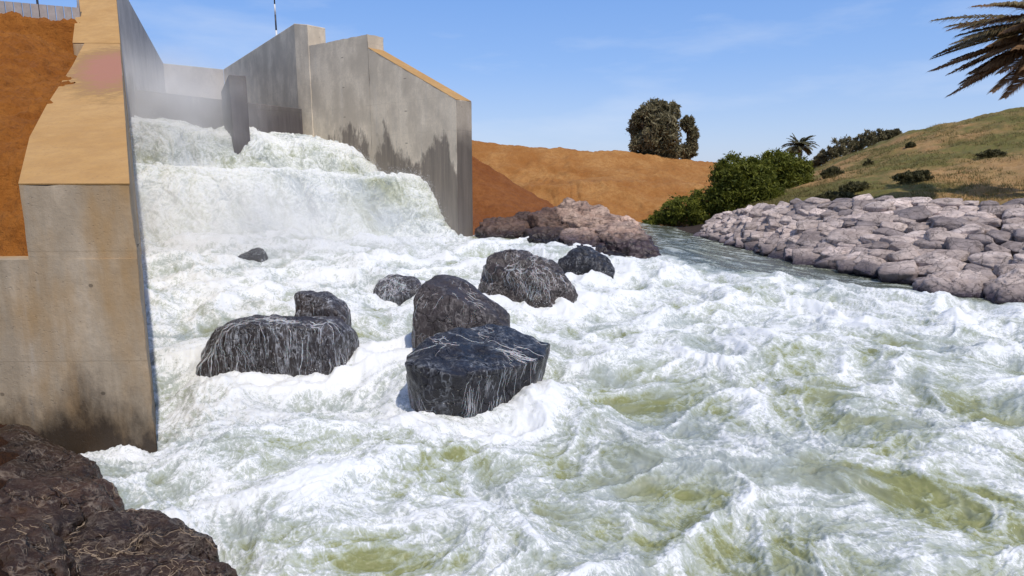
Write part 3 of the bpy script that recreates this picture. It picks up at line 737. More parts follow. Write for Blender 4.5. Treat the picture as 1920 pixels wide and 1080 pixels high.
# ================================================================= RIVER WATER
fd0 = np.array([0.62, -0.78]); fp0 = np.array([0.78, 0.62])
def river_fields(X, Y):
    # flow-aligned coordinates, the stream bends to the right as it nears
    bend = 0.030 * (18 - Y)
    ca = np.cos(bend); sa = np.sin(bend)
    a = (X * fd0[0] + Y * fd0[1]); b = (X * fp0[0] + Y * fp0[1])
    a, b = a + 0.02 * b * b * 0.3, b + 0.012 * a * a * 0.35
    # domain warp (eddies)
    w1 = p2(a * 0.45, b * 0.45, 1); w2 = p2(a * 0.45 + 31, b * 0.45, 2)
    a1 = a + 0.55 * w1; b1 = b + 0.55 * w2
    w3 = p2(a1 * 1.3, b1 * 1.3, 3); w4 = p2(a1 * 1.3, b1 * 1.3 + 11, 4)
    a2 = a1 + 0.17 * w3; b2 = b1 + 0.17 * w4
    w5 = p2(a2 * 3.6, b2 * 3.6, 5); w6 = p2(a2 * 3.6, b2 * 3.6 + 5, 6)
    a3 = a2 + 0.06 * w5; b3 = b2 + 0.06 * w6
    # turbulence, strong in the main rush and fading on the far right
    edge = Y + 0.8 * X + 1.1 * p2(X * 0.35, Y * 0.5, 8) + 0.5 * p2(X * 1.2, Y * 1.6, 9)
    T = 1 - 0.9 * ss(22.2, 25.0, edge) * ss(2.3, 4.3, X)
    hb = p2(a1 * 0.36, b1 * 0.5, 20)
    hm = p2(a1 * 0.95, b1 * 1.15, 21)
    cr1 = 1 - 2.2 * np.abs(p2(a1 * 0.52, b1 * 0.36, 40)); cr2 = 1 - 2.2 * np.abs(p2(a2 * 1.35, b2 * 0.95, 41))
    bl = np.abs(p2(a2 * 1.7, b2 * 2.1, 22))
    bl2 = np.abs(p2(a3 * 3.7, b3 * 4.4, 23))
    bl3 = np.abs(p2(a3 * 8.0, b3 * 9.2, 24))
    bl4 = np.abs(p2(a3 * 17, b3 * 19.5, 25))
    bl5 = np.abs(p2(a3 * 34, b3 * 38.0, 26))
    h = (0.17 * hb + 0.10 * hm + 0.12 * np.clip(cr1, 0, 1) ** 1.3 + 0.055 * np.clip(cr2, 0, 1) ** 1.3 - 0.08 + 0.050 * (0.32 - bl) + 0.040 * (0.3 - bl2)
         + 0.030 * (0.3 - bl3) * ss(28, 16, Y) + 0.024 * (0.3 - bl4) * ss(13, 7, Y) + 0.012 * (0.3 - bl5) * ss(6.5, 4, Y))
    fil = np.maximum.reduce([1 - bl * 7.0, 0.85 - bl2 * 6.0, 0.6 - bl3 * 5.0, 0 * bl])
    # foam cover: nearly everywhere in the rush, open green water in the lower right
    open_ = ss(-2.2, 4.5, X + 0.30 * (9.0 - Y)) * ss(13.5, 6.0, Y)
    open2 = 0.55 * np.exp(-(((X + 1.6) / 1.6) ** 2 + ((Y - 5.2) / 0.9) ** 2))
    cover = 0.42 - 0.42 * open_ - 0.28 * open2
    cl = 0.34 * p2(a1 * 0.50 + 7, b1 * 0.72, 30) + 0.30 * p2(a2 * 1.25, b2 * 1.7, 31) + 0.20 * p2(a3 * 3.0, b3 * 3.9, 34)
    foam = cover + cl + 0.26 * fil + 0.26 * ss(0.55, 0.98, cr1) + 0.22 * ss(0.6, 0.98, cr2) + 0.5 * h + 0.16 * p2(a3 * 7, b3 * 9, 32)
    foam = foam * T + (1 - T) * (-0.03 + 0.30 * p2(a1 * 0.9, b1 * 3.2, 33) + 0.12 * fil)
    milk = 0.55 - 0.40 * open_ + 0.8 * cl + 0.5 * h
    milk = milk * T - (1 - T) * 0.75
    return h, foam, milk, T, a1, b1
def make_river():
    nr, nc = 900, 1150
    s = np.linspace(0, 1, nr)
    Yr = 1.0 / ((1 / 2.6) * (1 - s) + (1 / 42.0) * s)          # finer close by
    cidx = np.linspace(-1, 1, nc)
    spread = 0.98 * Yr + 1.6
    Y = np.repeat(Yr[:, None], nc, 1); X = cidx[None] * spread[:, None]
    keep_left = -0.9
    h, foam, milk, T, fa, fb = river_fields(X, Y)
    lev = river_level(X, Y)
    amp = 0.08 + 0.92 * T
    Z = lev + h * amp * (1.0 + 0.35 * ss(4, 14, Y)) * (1 - 0.75 * ss(26, 34, Y))
    for (rx, ry, ax, ay, k) in ROCKS:
        dx = (X - rx); dy = (Y - ry)
        rr = np.sqrt((dx / (ax + 0.05)) ** 2 + (dy / (ay + 0.05)) ** 2)
        # upstream cushion
        up = np.clip((-(dx) * 0.5 + dy * 0.86) / (ax + ay), -1, 1)
        m_ = np.exp(-((rr - 1.05) / 0.22) ** 2)
        Z += k * 0.12 * m_ * (0.4 + 0.8 * up + 0.5 * p2(X * 3, Y * 3, 77))
        foam += k * (0.45 * np.exp(-((rr - 1.12) / 0.3) ** 2))
        wk = np.exp(-((rr - 1.9) / 0.6) ** 2) * np.clip(-up, 0, 1)
        foam -= 0.10 * wk; Z -= k * 0.10 * wk
    Z += 0.13 * np.exp(-(((X - ROCKS[2][0]) / 1.5) ** 2 + ((Y - ROCKS[2][1] + 0.2) / 1.0) ** 2))
    # eddy hollow left of the wide boulder
    ex, ey = gz(385, 690, 0.1)[:2]
    er = np.sqrt((X - ex) ** 2 + ((Y - ey)) ** 2)
    Z -= 0.22 * np.exp(-(er / 0.45) ** 2); foam -= 0.5 * np.exp(-((er - .35) / 0.3) ** 2) ; milk += 0.25 * np.exp(-((er) / 0.6) ** 2)
    fade = ss(2.6, 3.2, Y)
    Z = Z - 1.5 * ss(-4.6, -6.0, X) * ss(7.2, 6.2, Y)          # the bed ends under the near bank
    me = mesh_np('river', np.stack([X, Y, Z], -1).reshape(-1, 3), grid_faces(nr, nc), True, {'foam': foam, 'milk': milk, 'fa': fa, 'fb': fb})
    up_normals(me)
    return structure('river', me, M['water'])
make_river()

# ================================================================= THE FALLS (stepped rush of white water)
def make_falls():
    nA, nB = 620, 620
    tl = lambda Y: Lp((Y - L0.y) / UL.y)
    def rwp(px):
        p = gpl(px, 300, R0b, RD); return p
    # stations: (left Y on near wall, right px on far wall, left z, right z, middle dz)
    S = [(16.6, 500, 905, 452), (18.4, 470, 862, 446), (19.2, 452, 845, 434), (19.8, 405, 834, 408), (20.3, 352, 820, 374), (20.9, 316, 803, 342), (21.4, 303, 786, 328),
         (22.2, 322, 745, 341), (22.8, 296, 714, 335), (23.1, 255, 704, 312), (23.7, 226, 687, 291), (24.5, 221, 650, 270), (25.3, 222, 600, 259), (26.6, 224, 560, 256)]
    def rz_(s): return gpl(s[2], s[3], R0b, RD).z
    S = [(a_, c_, max(0.05, gy(262, b_, a_).z), max(0.1, gpl(c_, d_, R0b, RD).z)) for a_, b_, c_, d_ in S]
    S[0] = (S[0][0], S[0][1], -0.9, -0.9); S[1] = (18.0, S[1][1], 0.55, S[1][3])
    k = np.linspace(0, 1, len(S)); kb = np.linspace(0, 1, nB)
    LX = np.array([tl(s[0])[:2] for s in S]); RX = np.array([rwp(s[1])[:2] for s in S])
    def it(arr): return smooth_ax(np.interp(kb, k, arr), 30)
    lx, ly, rx, ry = it(LX[:, 0]), it(LX[:, 1]), it(RX[:, 0]), it(RX[:, 1])
    lz, rz = it(np.array([s[2] for s in S])), it(np.array([s[3] for s in S]))
    a = np.linspace(-0.02, 1.02, nA)[None]
    X = lx[:, None] * (1 - a) + rx[:, None] * a; Y = ly[:, None] * (1 - a) + ry[:, None] * a
    e = a + 0.10 * p2(a * 4 + kb[:, None] * 3, kb[:, None] * 3 + 0 * a, 50)
    Z = lz[:, None] * (1 - e) + rz[:, None] * e
    # wobble of the crests
    st = kb[:, None] + 0.05 * fbm2(a * 5 + 0 * kb[:, None], 0 * a + kb[:, None] * 1.5 + 3, 3, 51)
    st = np.clip(st, 0, 1)
    zl = np.interp(st, kb, lz); zr = np.interp(st, kb, rz); Z = zl * (1 - e) + zr * e
    gxx = np.gradient(Z, axis=0); gyy = np.gradient(Y, axis=0); gx0 = np.gradient(X, axis=0)
    # normals
    P = np.stack([X, Y, Z], -1); du = np.gradient(P, axis=1); dv = np.gradient(P, axis=0)
    N = np.cross(du, dv); N /= (np.linalg.norm(N, axis=-1, keepdims=True) + 1e-9)
    N[N[..., 2] < 0] *= -1
    Q = P.reshape(-1, 3).astype(np.float32)
    Q = Q * np.array([1, 1, 0.5], np.float32)
    w = np.stack([p3(Q * 0.9 + k_ * 9, 60 + k_) for k_ in range(3)], 1); Q1 = Q + 0.45 * w
    w = np.stack([p3(Q1 * 2.4 + k_ * 9, 70 + k_) for k_ in range(3)], 1); Q2 = Q1 + 0.16 * w
    b1 = np.abs(p3(Q1 * 0.85, 80)); b2 = np.abs(p3(Q2 * 1.9, 81)); b3 = np.abs(p3(Q2 * 4.3, 82)); b4 = np.abs(p3(Q2 * 9.5, 83)); b5 = np.abs(p3(Q2 * 20, 84))
    d = 0.32 * b1 + 0.22 * b2 + 0.11 * b3 + 0.06 * b4 + 0.03 * b5 - 0.17
    d = d.reshape(nB, nA)
    edge = 1.0
    P = P + N * (d * 0.72)[..., None]
    steep = ss(0.15, 0.8, 1 - N[..., 2])
    foam = 0.43 + 0.7 * (d) + 0.25 * p3(Q * 0.7, 90).reshape(nB, nA) - 0.12 * steep + 0.1 * p3(Q2 * 5, 91).reshape(nB, nA)
    foam += 0.30 * np.exp(-((kb[:, None] - 0.455 + 0.01 * p2(a * 9, a * 0, 5)) / 0.022) ** 2) + 0.22 * np.exp(-((kb[:, None] - 0.80) / 0.03) ** 2) - 0.22 * np.exp(-((kb[:, None] - 0.56) / 0.05) ** 2)  # foamier lips; tier shading at the upper step's foot put in the foam value
    # greener, less broken sheet over the far part of the lower step
    gr = np.exp(-((a - 0.80) / 0.14) ** 2) * np.exp(-((kb[:, None] - 0.36) / 0.12) ** 2)
    foam -= 0.40 * gr
    milk = 0.75 - 0.35 * gr + 0.3 * d
    me = mesh_np('falls', P.reshape(-1, 3), grid_faces(nB, nA), True, {'foam': foam, 'milk': milk})
    up_normals(me)
    structure('waterfall', me, M['fall'])
    return P
FP = make_falls()

# ================================================================= EARTH AND HILLS
# left embankment beside the near wall
rows = []
ttop = []
cr0 = gy(-60, 12, 16.5); cr1 = gy(150, 38, 18.5)
n_ = 9
W0 = []; C0 = []
base = [gy(-420, 470, 6.6), gy(-200, 478, 6.7), gy(-40, 482, 6.85), gy(20, 482, 6.95), gy(62, 482, 7.05)]
base = [Vector((-12, 6.7, 1.9)), Vector((-9, 6.9, 2.0)), Vector((-7, 7.0, 2.08)), Vector((-6.2, 7.05, 2.1)), Vector((-5.0, 7.1, 2.1))]
def wl_top(t): 
    z = zt0 + (zj - zt0) * t / tj if t < tj else zj + (ze - zj) * (t - tj) / (te - tj)
    return z
rows = [base]
for t_, up in ((2.0, 0.1), (4.0, 0.25), (6.0, 0.45), (8.5, 0.5), (11.0, 0.55), (13.0, 0.62)):
    p = Lp(t_); z = wl_top(min(t_, tj)) 
    crest = gy(75, 24, p.y).z if p.y > 16 else None
    f_ = t_ / 13.0
    rows.append([Vector((p.x - 12, p.y, z - 0.2 + up * 2.2)), Vector((p.x - 7, p.y, z - 0.15 + up * 1.7)), Vector((p.x - 4, p.y, z - 0.14 + up * 1.3)),
                 Vector((p.x - 2.2, p.y, z - 0.14 + up * .7)), Vector((p.x - 0.9, p.y, z - 0.13 - 0.25 * ss(8, 12, np.float64(t_))))])
pc_ = Lp(13.6)
rows.append([gy(-500, -30, 18.2), gy(-200, -6, 18.2), gy(0, 20, 18.4), gy(80, 30, 18.5), Vector((pc_.x - 0.9, 18.6, gy(160, 42, 18.6).z))])
zc = rows[-1][3].z
rows.append([Vector((-40, 26, zc)), Vector((-25, 26, zc)), Vector((-20, 26, zc)), Vector((-17, 26, zc)), Vector((-15.5, 24, zc))])
rows.append([Vector((-70, 70, zc - 1)), Vector((-60, 70, zc - 1)), Vector((-50, 70, zc - 1)), Vector((-40, 70, zc - 1)), Vector((-34, 60, zc - 1))])
_, me = loft('embankment', rows, 260, [26, 26, 26, 30, 30, 26, 14, 10, 6], M['earth_left'], 0.13, 1.3, 5, 0.66, gully=0.10); up_normals(me)
structure('embankment', me, M['earth_left'])

# far orange canal bank
rows = [[gy(700, 452, 40), gy(1000, 445, 37), gy(1150, 437, 35.5), gy(1245, 431, 35), gy(1330, 431, 37), gy(1500, 430, 42)],
        [gy(700, 380, 43), gy(890, 365, 42), gy(1000, 352, 42), gy(1140, 338, 42), gy(1330, 352, 45), gy(1500, 370, 50)],
        [gy(700, 372, 46.5), gy(890, 358, 45.6), gy(1000, 345, 45.6), gy(1140, 333, 45.2), gy(1330, 347, 47.5), gy(1500, 367, 52)],
        [gy(700, 252, 56), gy(890, 263, 54), gy(1000, 275, 53), gy(1100, 281, 53), gy(1185, 284, 54), gy(1260, 296, 56), gy(1340, 305, 58), gy(1500, 318, 64), gy(1700, 325, 70)]]
rows.append([p + Vector((0, 8, -0.3)) for p in rows[-1]])
rows.append([Vector((x, 260, 2.0)) for x in (-120, -40, 0, 40, 80, 140)])
_, me = loft('far_bank', rows, 420, [60, 5, 60, 8, 10], M['earth'], 0.15, 0.5, 15, 0.6, smooth_cols=3, gully=0.26, crest=126); up_normals(me)
structure('canal_bank', me, M['earth'])
# darker slope against the long wall
rows = [[gy(820, 452, 25.3), gy(900, 450, 24.6), gy(960, 452, 23.8), gy(1040, 460, 22.6), gy(1120, 468, 21.5)],
        [gy(820, 400, 27), gy(890, 395, 27), gy(950, 398, 26.5), gy(1010, 410, 26), gy(1100, 430, 25)],
        [gy(800, 255, 31), gy(888, 292, 31), gy(940, 325, 31), gy(990, 355, 31), gy(1050, 392, 31), gy(1130, 430, 31)]]
rows.append([p + Vector((1.5, 5, -2.5)) for p in rows[-1]])
_, me = loft('earth_slope', rows, 240, [40, 60, 12], M['earth_brown'], 0.08, 1.0, 25, 0.6); up_normals(me)
structure('earth_slope', me, M['earth_brown'])
# plateau behind the long wall
# right-hand hill
WATERL = [gy(1262, 428, 34.5), gy(1310, 442, 30.5), gy(1400, 462, 25.5), gy(1500, 487, 21.5), gy(1620, 512, 18.6), gy(1750, 538, 16.4), gy(1920, 560, 14.8), gy(2200, 590, 12.8), gy(2500, 610, 11)]
RTOP = [gy(1300, 426, 35.5), gy(1345, 412, 33), gy(1400, 396, 30), gy(1440, 388, 28), gy(1540, 379, 25.5), gy(1640, 376, 23.5), gy(1780, 378, 22), gy(1920, 388, 20.5), gy(2200, 400, 18), gy(2500, 405, 16)]
MID = [gy(1290, 420, 38), gy(1350, 395, 37), gy(1450, 372, 34), gy(1600, 345, 31), gy(1750, 335, 29), gy(1920, 325, 27), gy(2200, 300, 24), gy(2500, 290, 22)]
MID2 = [gy(1330, 405, 43), gy(1430, 365, 42), gy(1520, 335, 42), gy(1620, 312, 40), gy(1750, 285, 38), gy(1920, 262, 36), gy(2200, 220, 33), gy(2500, 200, 31)]
CREST = [gy(1380, 372, 52), gy(1460, 345, 54), gy(1520, 322, 54), gy(1560, 300, 54), gy(1620, 278, 52), gy(1700, 247, 49), gy(1760, 232, 47.5), gy(1840, 216, 46), gy(1920, 198, 44), gy(2200, 150, 41), gy(2500, 110, 40)]
Lb = [p + Vector((-0.9, -0.7, -0.9)) for p in WATERL]
def under(pl): return [p + Vector((0.0, 0.15, -0.22)) for p in pl]
BK = [p + Vector((5, 12, -1.0)) for p in CREST]
BK2 = [Vector((10, 200, -1)), Vector((60, 200, -1)), Vector((120, 160, -1)), Vector((160, 80, -1))]
HG, me = loft('hill', [Lb, under(WATERL), under(RTOP), MID, MID2, CREST, BK, BK2], 420, [8, 40, 34, 34, 40, 8, 8], M['hill'], 0.16, 0.45, 35, 0.6, smooth_cols=2); up_normals(me)
structure('hill', me, M['hill'])

# dark backing sheet under the riprap, shade between the stones put in its colour
_, me = loft('riprap_shade_backing', [[p + Vector((-.2, -.1, -0.35)) for p in WATERL], [p + Vector((0, .1, .03)) for p in WATERL], [p + Vector((0, .1, -.02)) for p in RTOP], [p + Vector((0, .5, -.3)) for p in RTOP]], 200, [4, 30, 4], M['bed'], 0.04, 1.0, 5, 0.6); up_normals(me)
structure('riprap_shade_backing', me, M['bed'])
# near bank soil, bottom left
rows = [[gz(150, 852, -0.3), gz(230, 925, -0.3), gz(330, 985, -0.3), gz(420, 1060, -0.3), gz(520, 1140, -0.3)],
        [gy(110, 842, 6.3), gy(190, 925, 5.6), gy(260, 1010, 5.0), gy(360, 1085, 4.4), gy(430, 1170, 3.9)],
        [gy(40, 815, 6.3), gy(110, 885, 5.5), gy(170, 1000, 4.8), gy(260, 1100, 4.1), gy(300, 1250, 3.5)],
        [gy(-30, 785, 6.45), gy(-20, 850, 5.3), gy(0, 970, 4.4), gy(60, 1100, 3.6), gy(60, 1300, 2.9)],
        [gy(-300, 720, 6.5), gy(-300, 760, 5.0), gy(-300, 800, 4.0), gy(-300, 900, 3.0), gy(-300, 1200, 2.0)],
        [Vector((-9, 6.75, 1.75)), Vector((-9, 5.2, 1.6)), Vector((-8, 3.5, 1.5)), Vector((-7, 1.5, 1.4)), Vector((-5, -2, 1.3))],
        [Vector((-16, 6.8, 2.0)), Vector((-16, 5.2, 1.9)), Vector((-15, 3.5, 1.8)), Vector((-14, 1.5, 1.7)), Vector((-13, -3, 1.6))]]
_, me = loft('bank', rows, 220, [20, 40, 50, 40, 40, 16], M['bank_soil'], 0.06, 2.2, 45, 0.62); up_normals(me)
structure('bank', me, M['bank_soil'])

# ================================================================= RIPRAP
def lerp_poly(pl, n): return resample(pl, n)
def riprap():
    ncourse = 12
    wlp = resample(WATERL[1:8], 400); tpp = resample(RTOP[1:9], 400)
    for _ in range(3): wlp = smooth_ax(wlp, 20); tpp = smooth_ax(tpp, 20)
    ords = ['first', 'second', 'third', 'fourth', 'fifth', 'sixth', 'seventh', 'eighth', 'ninth', 'tenth', 'eleventh', 'twelfth', 'thirteenth', 'fourteenth', 'fifteenth', 'sixteenth',
            'seventeenth', 'eighteenth', 'nineteenth', 'twentieth', 'twenty-first', 'twenty-second', 'twenty-third', 'twenty-fourth', 'twenty-fifth', 'twenty-sixth', 'twenty-seventh',
            'twenty-eighth', 'twenty-ninth', 'thirtieth', 'thirty-first', 'thirty-second', 'thirty-third', 'thirty-fourth', 'thirty-fifth']
    cn = ['at the waterline', 'one course above the water', 'two courses above the water', 'three courses above the water', 'four courses above the water', 'five courses above the water', 'five courses under the top',
          'four courses under the top', 'three courses under the top', 'two courses under the top', 'one course under the top', 'along the top of the bank']
    rs = np.random.RandomState(12)
    arche = []
    for k in range(9):
        pts = []
        for sx in (-1, 1):
            for sy in (-1, 1):
                for sz in (-1, 1): pts.append(Vector((sx * rs.uniform(.55, 1.0), sy * rs.uniform(.5, 1.0), sz * rs.uniform(.6, 1.0))))
        pts.append(Vector((rs.uniform(-.5, .5), rs.uniform(-.5, .5), 1.1))); pts.append(Vector((1.1, rs.uniform(-.4, .4), 0)))
        me = rock_mesh('riprap_stone', pts, 200 + k, 4, rough=0.05, facets=4, sharp=60, ridge=0.6, freq=1.4)
        me.materials.append(M['riprap']); arche.append(me)
    total = 0
    for c in range(ncourse):
        f = (c + 0.15) / (ncourse - 0.2)
        line = wlp * (1 - f) + tpp * f
        line[:, 2] += 0.10 * math.sin(math.pi * f)
        seg = np.r_[0, np.cumsum(np.linalg.norm(np.diff(line[:, :2], axis=0), axis=1))]
        s = rs.uniform(0, 0.4); k = 0
        while s < seg[-1]:
            s0 = rs.uniform(0.29, 0.46) * rs.choice([0.82, 1, 1, 1.25]) * (1.15 if c == 0 else 1.0) * (0.85 + 0.3 * float(s / seg[-1]))
            s += s0 * 0.92
            if s > seg[-1]: break
            p = [np.interp(s, seg, line[:, j]) for j in range(3)]
            i_ = min(int(np.interp(s, seg, np.arange(len(seg)))), len(line) - 2)
            if p[0] > 0.86 * p[1] + 0.8: break
            o = bpy.data.objects.new('riprap_stone', arche[rs.randint(len(arche))]); COL.objects.link(o)
            sc_ = s0 * rs.uniform(0.82, 1.10)
            o.scale = (sc_ * rs.uniform(0.9, 1.25), sc_ * rs.uniform(0.75, 1.0), sc_ * rs.uniform(0.42, 0.60))
            tdir = tpp[i_] - wlp[i_]; run = math.hypot(tdir[0], tdir[1]); slope = math.atan2(tdir[2], run)
            az = math.atan2(tdir[1], tdir[0]) - math.pi / 2
            o.rotation_euler = (Matrix.Rotation(az, 3, 'Z') @ Matrix.Rotation(slope + rs.uniform(-.25, .28), 3, 'X') @ Matrix.Rotation(rs.uniform(-.22, .22), 3, 'Y') @ Matrix.Rotation(rs.uniform(-0.5, 0.5), 3, 'Z')).to_euler()
            o.location = (p[0] + rs.uniform(-.06, .06), p[1] + rs.uniform(-.08, .08), p[2] + rs.uniform(-.08, .08))
            col = ['grey', 'pinkish grey', 'pale', 'weathered'][rs.randint(4)] if False else 'rough'
            tag(o, f'{col} grey riprap stone, {ords[min(k, 34)]} from the river bend, {cn[c]}', 'stone', 'riprap stones of the right bank')
            s += s0 * 0.92; k += 1; total += 1
    print('RIPRAP', total)
riprap()
# bigger stones at the right edge waterline
hull_rock('boulder', [(1730, 525, 15.6), (1770, 505, 16), (1850, 505, 15.9), (1870, 525, 15.5), (1850, 548, 15.1), (1760, 542, 15.2)], M['riprap'], 'large pinkish pale boulder lying at the water edge of the riprap', 71, dep=0.5, sub=6, rough=0.1, facets=5, zb=-0.4)
hull_rock('boulder', [(1865, 530, 15), (1900, 505, 15.3), (1960, 500, 15.2), (1990, 530, 14.6), (1960, 560, 14.2), (1880, 556, 14.4)], M['riprap'], 'pale boulder cut by the right edge of the photo at the waterline', 73, dep=0.5, sub=6, rough=0.1, facets=5, zb=-0.4)

# ================================================================= VEGETATION
def tube(bm, pts, rads, seg=7):
    rings = []
    for i, p in enumerate(pts):
        a = pts[min(i + 1, len(pts) - 1)] - pts[max(i - 1, 0)]; a.normalize()
        u = a.cross(Vector((0.3, 0.9, 0.2))).normalized(); v = a.cross(u)
        rings.append([bm.verts.new(p + (u * math.cos(2 * math.pi * k / seg) + v * math.sin(2 * math.pi * k / seg)) * rads[i]) for k in range(seg)])
    for A_, B_ in zip(rings[:-1], rings[1:]):
        for k in range(seg): bm.faces.new((A_[k], A_[(k + 1) % seg], B_[(k + 1) % seg], B_[k]))
    bm.faces.new(rings[0][::-1]); bm.faces.new(rings[-1])
def bm_obj(name, bm, mat, parent=None, smooth=True):
    bmesh.ops.recalc_face_normals(bm, faces=bm.faces)
    me = bpy.data.meshes.new(name); bm.to_mesh(me); bm.free()
    if smooth: me.polygons.foreach_set('use_smooth', np.ones(len(me.polygons), bool))
    return link(name, me, mat, parent)
def leaf_mesh(name, lobes, n, size, seed, elong=1.8, shell=0.55, droop=0.0, gap=0.35):
    """lobes: (x,y,z,rx,ry,rz); leaf-sized quads gathered in sprays through each lobe"""
    rs = np.random.RandomState(seed); Vs = []; var = []
    vol = np.array([l[3] * l[5] for l in lobes]); vol = vol / vol.sum()
    for l, vf in zip(lobes, vol):
        k = int(n * vf); ncl = max(6, k // 26)
        d = rs.normal(size=(ncl, 3)); d /= np.linalg.norm(d, axis=1)[:, None]
        r = (rs.uniform(0, 1, ncl) ** 0.4) * (1 - 0.0) ; r = np.where(rs.uniform(size=ncl) < shell, 0.8 + 0.3 * rs.uniform(size=ncl), r)
        cl = d * r[:, None]
        keep = p3(cl * 1.9 + seed, seed) > -gap
        cl = cl[keep]; ncl = len(cl)
        if ncl == 0: continue
        idx = rs.randint(0, ncl, k)
        csz = rs.uniform(0.6, 1.3, ncl)
        off = rs.normal(size=(k, 3)) * 0.13 * csz[idx][:, None]
        p = (cl[idx] + off) * np.array(l[3:6]) + np.array(l[:3])
        cv = rs.uniform(0, 1, ncl)
        va = np.clip(0.65 * cv[idx] + 0.35 * rs.uniform(size=k), 0, 1)
        a = rs.normal(size=(k, 3)); a[:, 2] -= droop; a /= np.linalg.norm(a, axis=1)[:, None]
        b = np.cross(a, rs.normal(size=(k, 3))); b /= np.linalg.norm(b, axis=1)[:, None]
        s_ = size * rs.uniform(0.6, 1.4, k)[:, None]
        Vs.append(np.stack([p - a * s_ * elong, p + b * s_ * .5, p + a * s_ * elong, p - b * s_ * .5], 1)); var.append(np.repeat(va, 4))
    V = np.concatenate(Vs).reshape(-1, 3); va = np.concatenate(var)
    Fc = np.arange(len(V)).reshape(-1, 4)
    return mesh_np(name, V, Fc, False, {'var': va})
def plant(name, label, cat, base, lobes, n, size, mat, seed, trunk=True, tr=0.18, group=None, leafname='crown', **kw):
    t = empty(name, base); tag(t, label, cat, group)
    L = [(x, y, z, a, b, c) for x, y, z, a, b, c in lobes]
    link(leafname, leaf_mesh(leafname, L, n, size, seed, **kw), mat, t)
    if trunk:
        bm = bmesh.new(); rs = random.Random(seed)
        top = max(l[2] for l in L); cx = sum(l[0] for l in L) / len(L) * 0.5
        for l in L:
            e = Vector((l[0], l[1], l[2] + l[5] * 0.3)); m1 = Vector((l[0] * .35, l[1] * .35, max(0.1, l[2] * .45)))
            tube(bm, [Vector((0, 0, -0.3)), m1 * 0.5, m1, m1.lerp(e, .5) + Vector((rs.uniform(-.1, .1), 0, 0)), e], [tr, tr * .85, tr * .6, tr * .4, tr * .12])
            for _ in range(4):
                q_ = e + Vector((rs.uniform(-1, 1) * l[3] * .7, rs.uniform(-1, 1) * l[4] * .7, rs.uniform(-.2, .8) * l[5] * .8))
                tube(bm, [m1.lerp(e, .4), m1.lerp(q_, .6), q_], [tr * .35, tr * .2, tr * .05], 5)
        bm_obj('trunk', bm, M['bark'], t)
    return t
def lob(px, py, wpx, hpx, Y, base, dY=0, depth=None):
    """a lobe measured on the photo, relative to the plant's base"""
    p = gy(px, py, Y + dY); s = Y / F
    rx = wpx / 2 * s; rz = hpx / 2 * s
    return (p.x - base[0], p.y - base[1], p.z - base[2], rx, depth or rx, rz)

# big eucalyptus
Y = 57.0; b = gy(1240, 302, Y)
lobs = [lob(1232, 215, 58, 44, Y, b, 0), lob(1206, 240, 44, 60, Y, b, 1), lob(1240, 250, 56, 60, Y, b, -1), lob(1204, 276, 40, 44, Y, b, 0), lob(1258, 214, 30, 36, Y, b, 1), lob(1240, 285, 62, 32, Y, b, 0), lob(1196, 222, 20, 24, Y, b, 0), lob(1268, 284, 26, 26, Y, b, 0)]
plant('eucalyptus_tree', 'tall round dark tree standing on the orange bank crest', 'tree', b, lobs, 21000, 0.12, M['euc'], 101, tr=0.35, shell=0.7, gap=0.28, droop=0.8)
b = gy(1290, 303, Y + 1)
lobs = [lob(1290, 232, 22, 26, Y, b), lob(1299, 258, 18, 36, Y, b), lob(1288, 284, 22, 24, Y, b), lob(1302, 282, 12, 20, Y, b)]
plant('eucalyptus_tree', 'slimmer ragged dark tree close to the right of the tall round tree', 'tree', b, lobs, 4200, 0.12, M['euc'], 102, tr=0.2, shell=0.7, gap=0.1, droop=0.8)

# green bushes above the river bend
def bush(label, px, py, Y, L, n, size, mat, seed, **kw):
    b = gy(px, py, Y); return plant('bush', label, 'bush', b, [lob(l[0], l[1], l[2], l[3], Y, b, l[4] if len(l) > 4 else 0) for l in L], n, size, mat, seed, tr=0.08, group=None, leafname='foliage', **kw)
bush('largest bright green bush at the river bend', 1385, 408, 35, [(1372, 330, 66, 66), (1400, 352, 90, 80), (1358, 372, 60, 60), (1410, 318, 60, 40), (1430, 370, 70, 44), (1385, 392, 70, 34)], 34000, 0.062, M['green'], 111, shell=0.65, gap=0.3)
bush('bright green bush right of the largest one, below the small palm', 1465, 372, 39, [(1455, 312, 62, 50), (1490, 322, 50, 50), (1470, 345, 80, 46), (1440, 345, 50, 44), (1503, 338, 34, 40)], 24000, 0.066, M['green'], 112, shell=0.65, gap=0.3)
bush('low green bush beside the calm water, left of the largest bush', 1300, 418, 35.5, [(1285, 388, 60, 40), (1318, 380, 50, 44), (1300, 405, 70, 28), (1258, 398, 40, 34)], 12000, 0.055, M['green'], 113, shell=0.65, gap=0.3)
bush('smallest green bush trailing over the water at the river bend', 1240, 424, 36, [(1238, 408, 34, 24), (1222, 416, 30, 16), (1255, 412, 30, 20)], 4000, 0.05, M['green'], 114, shell=0.6)
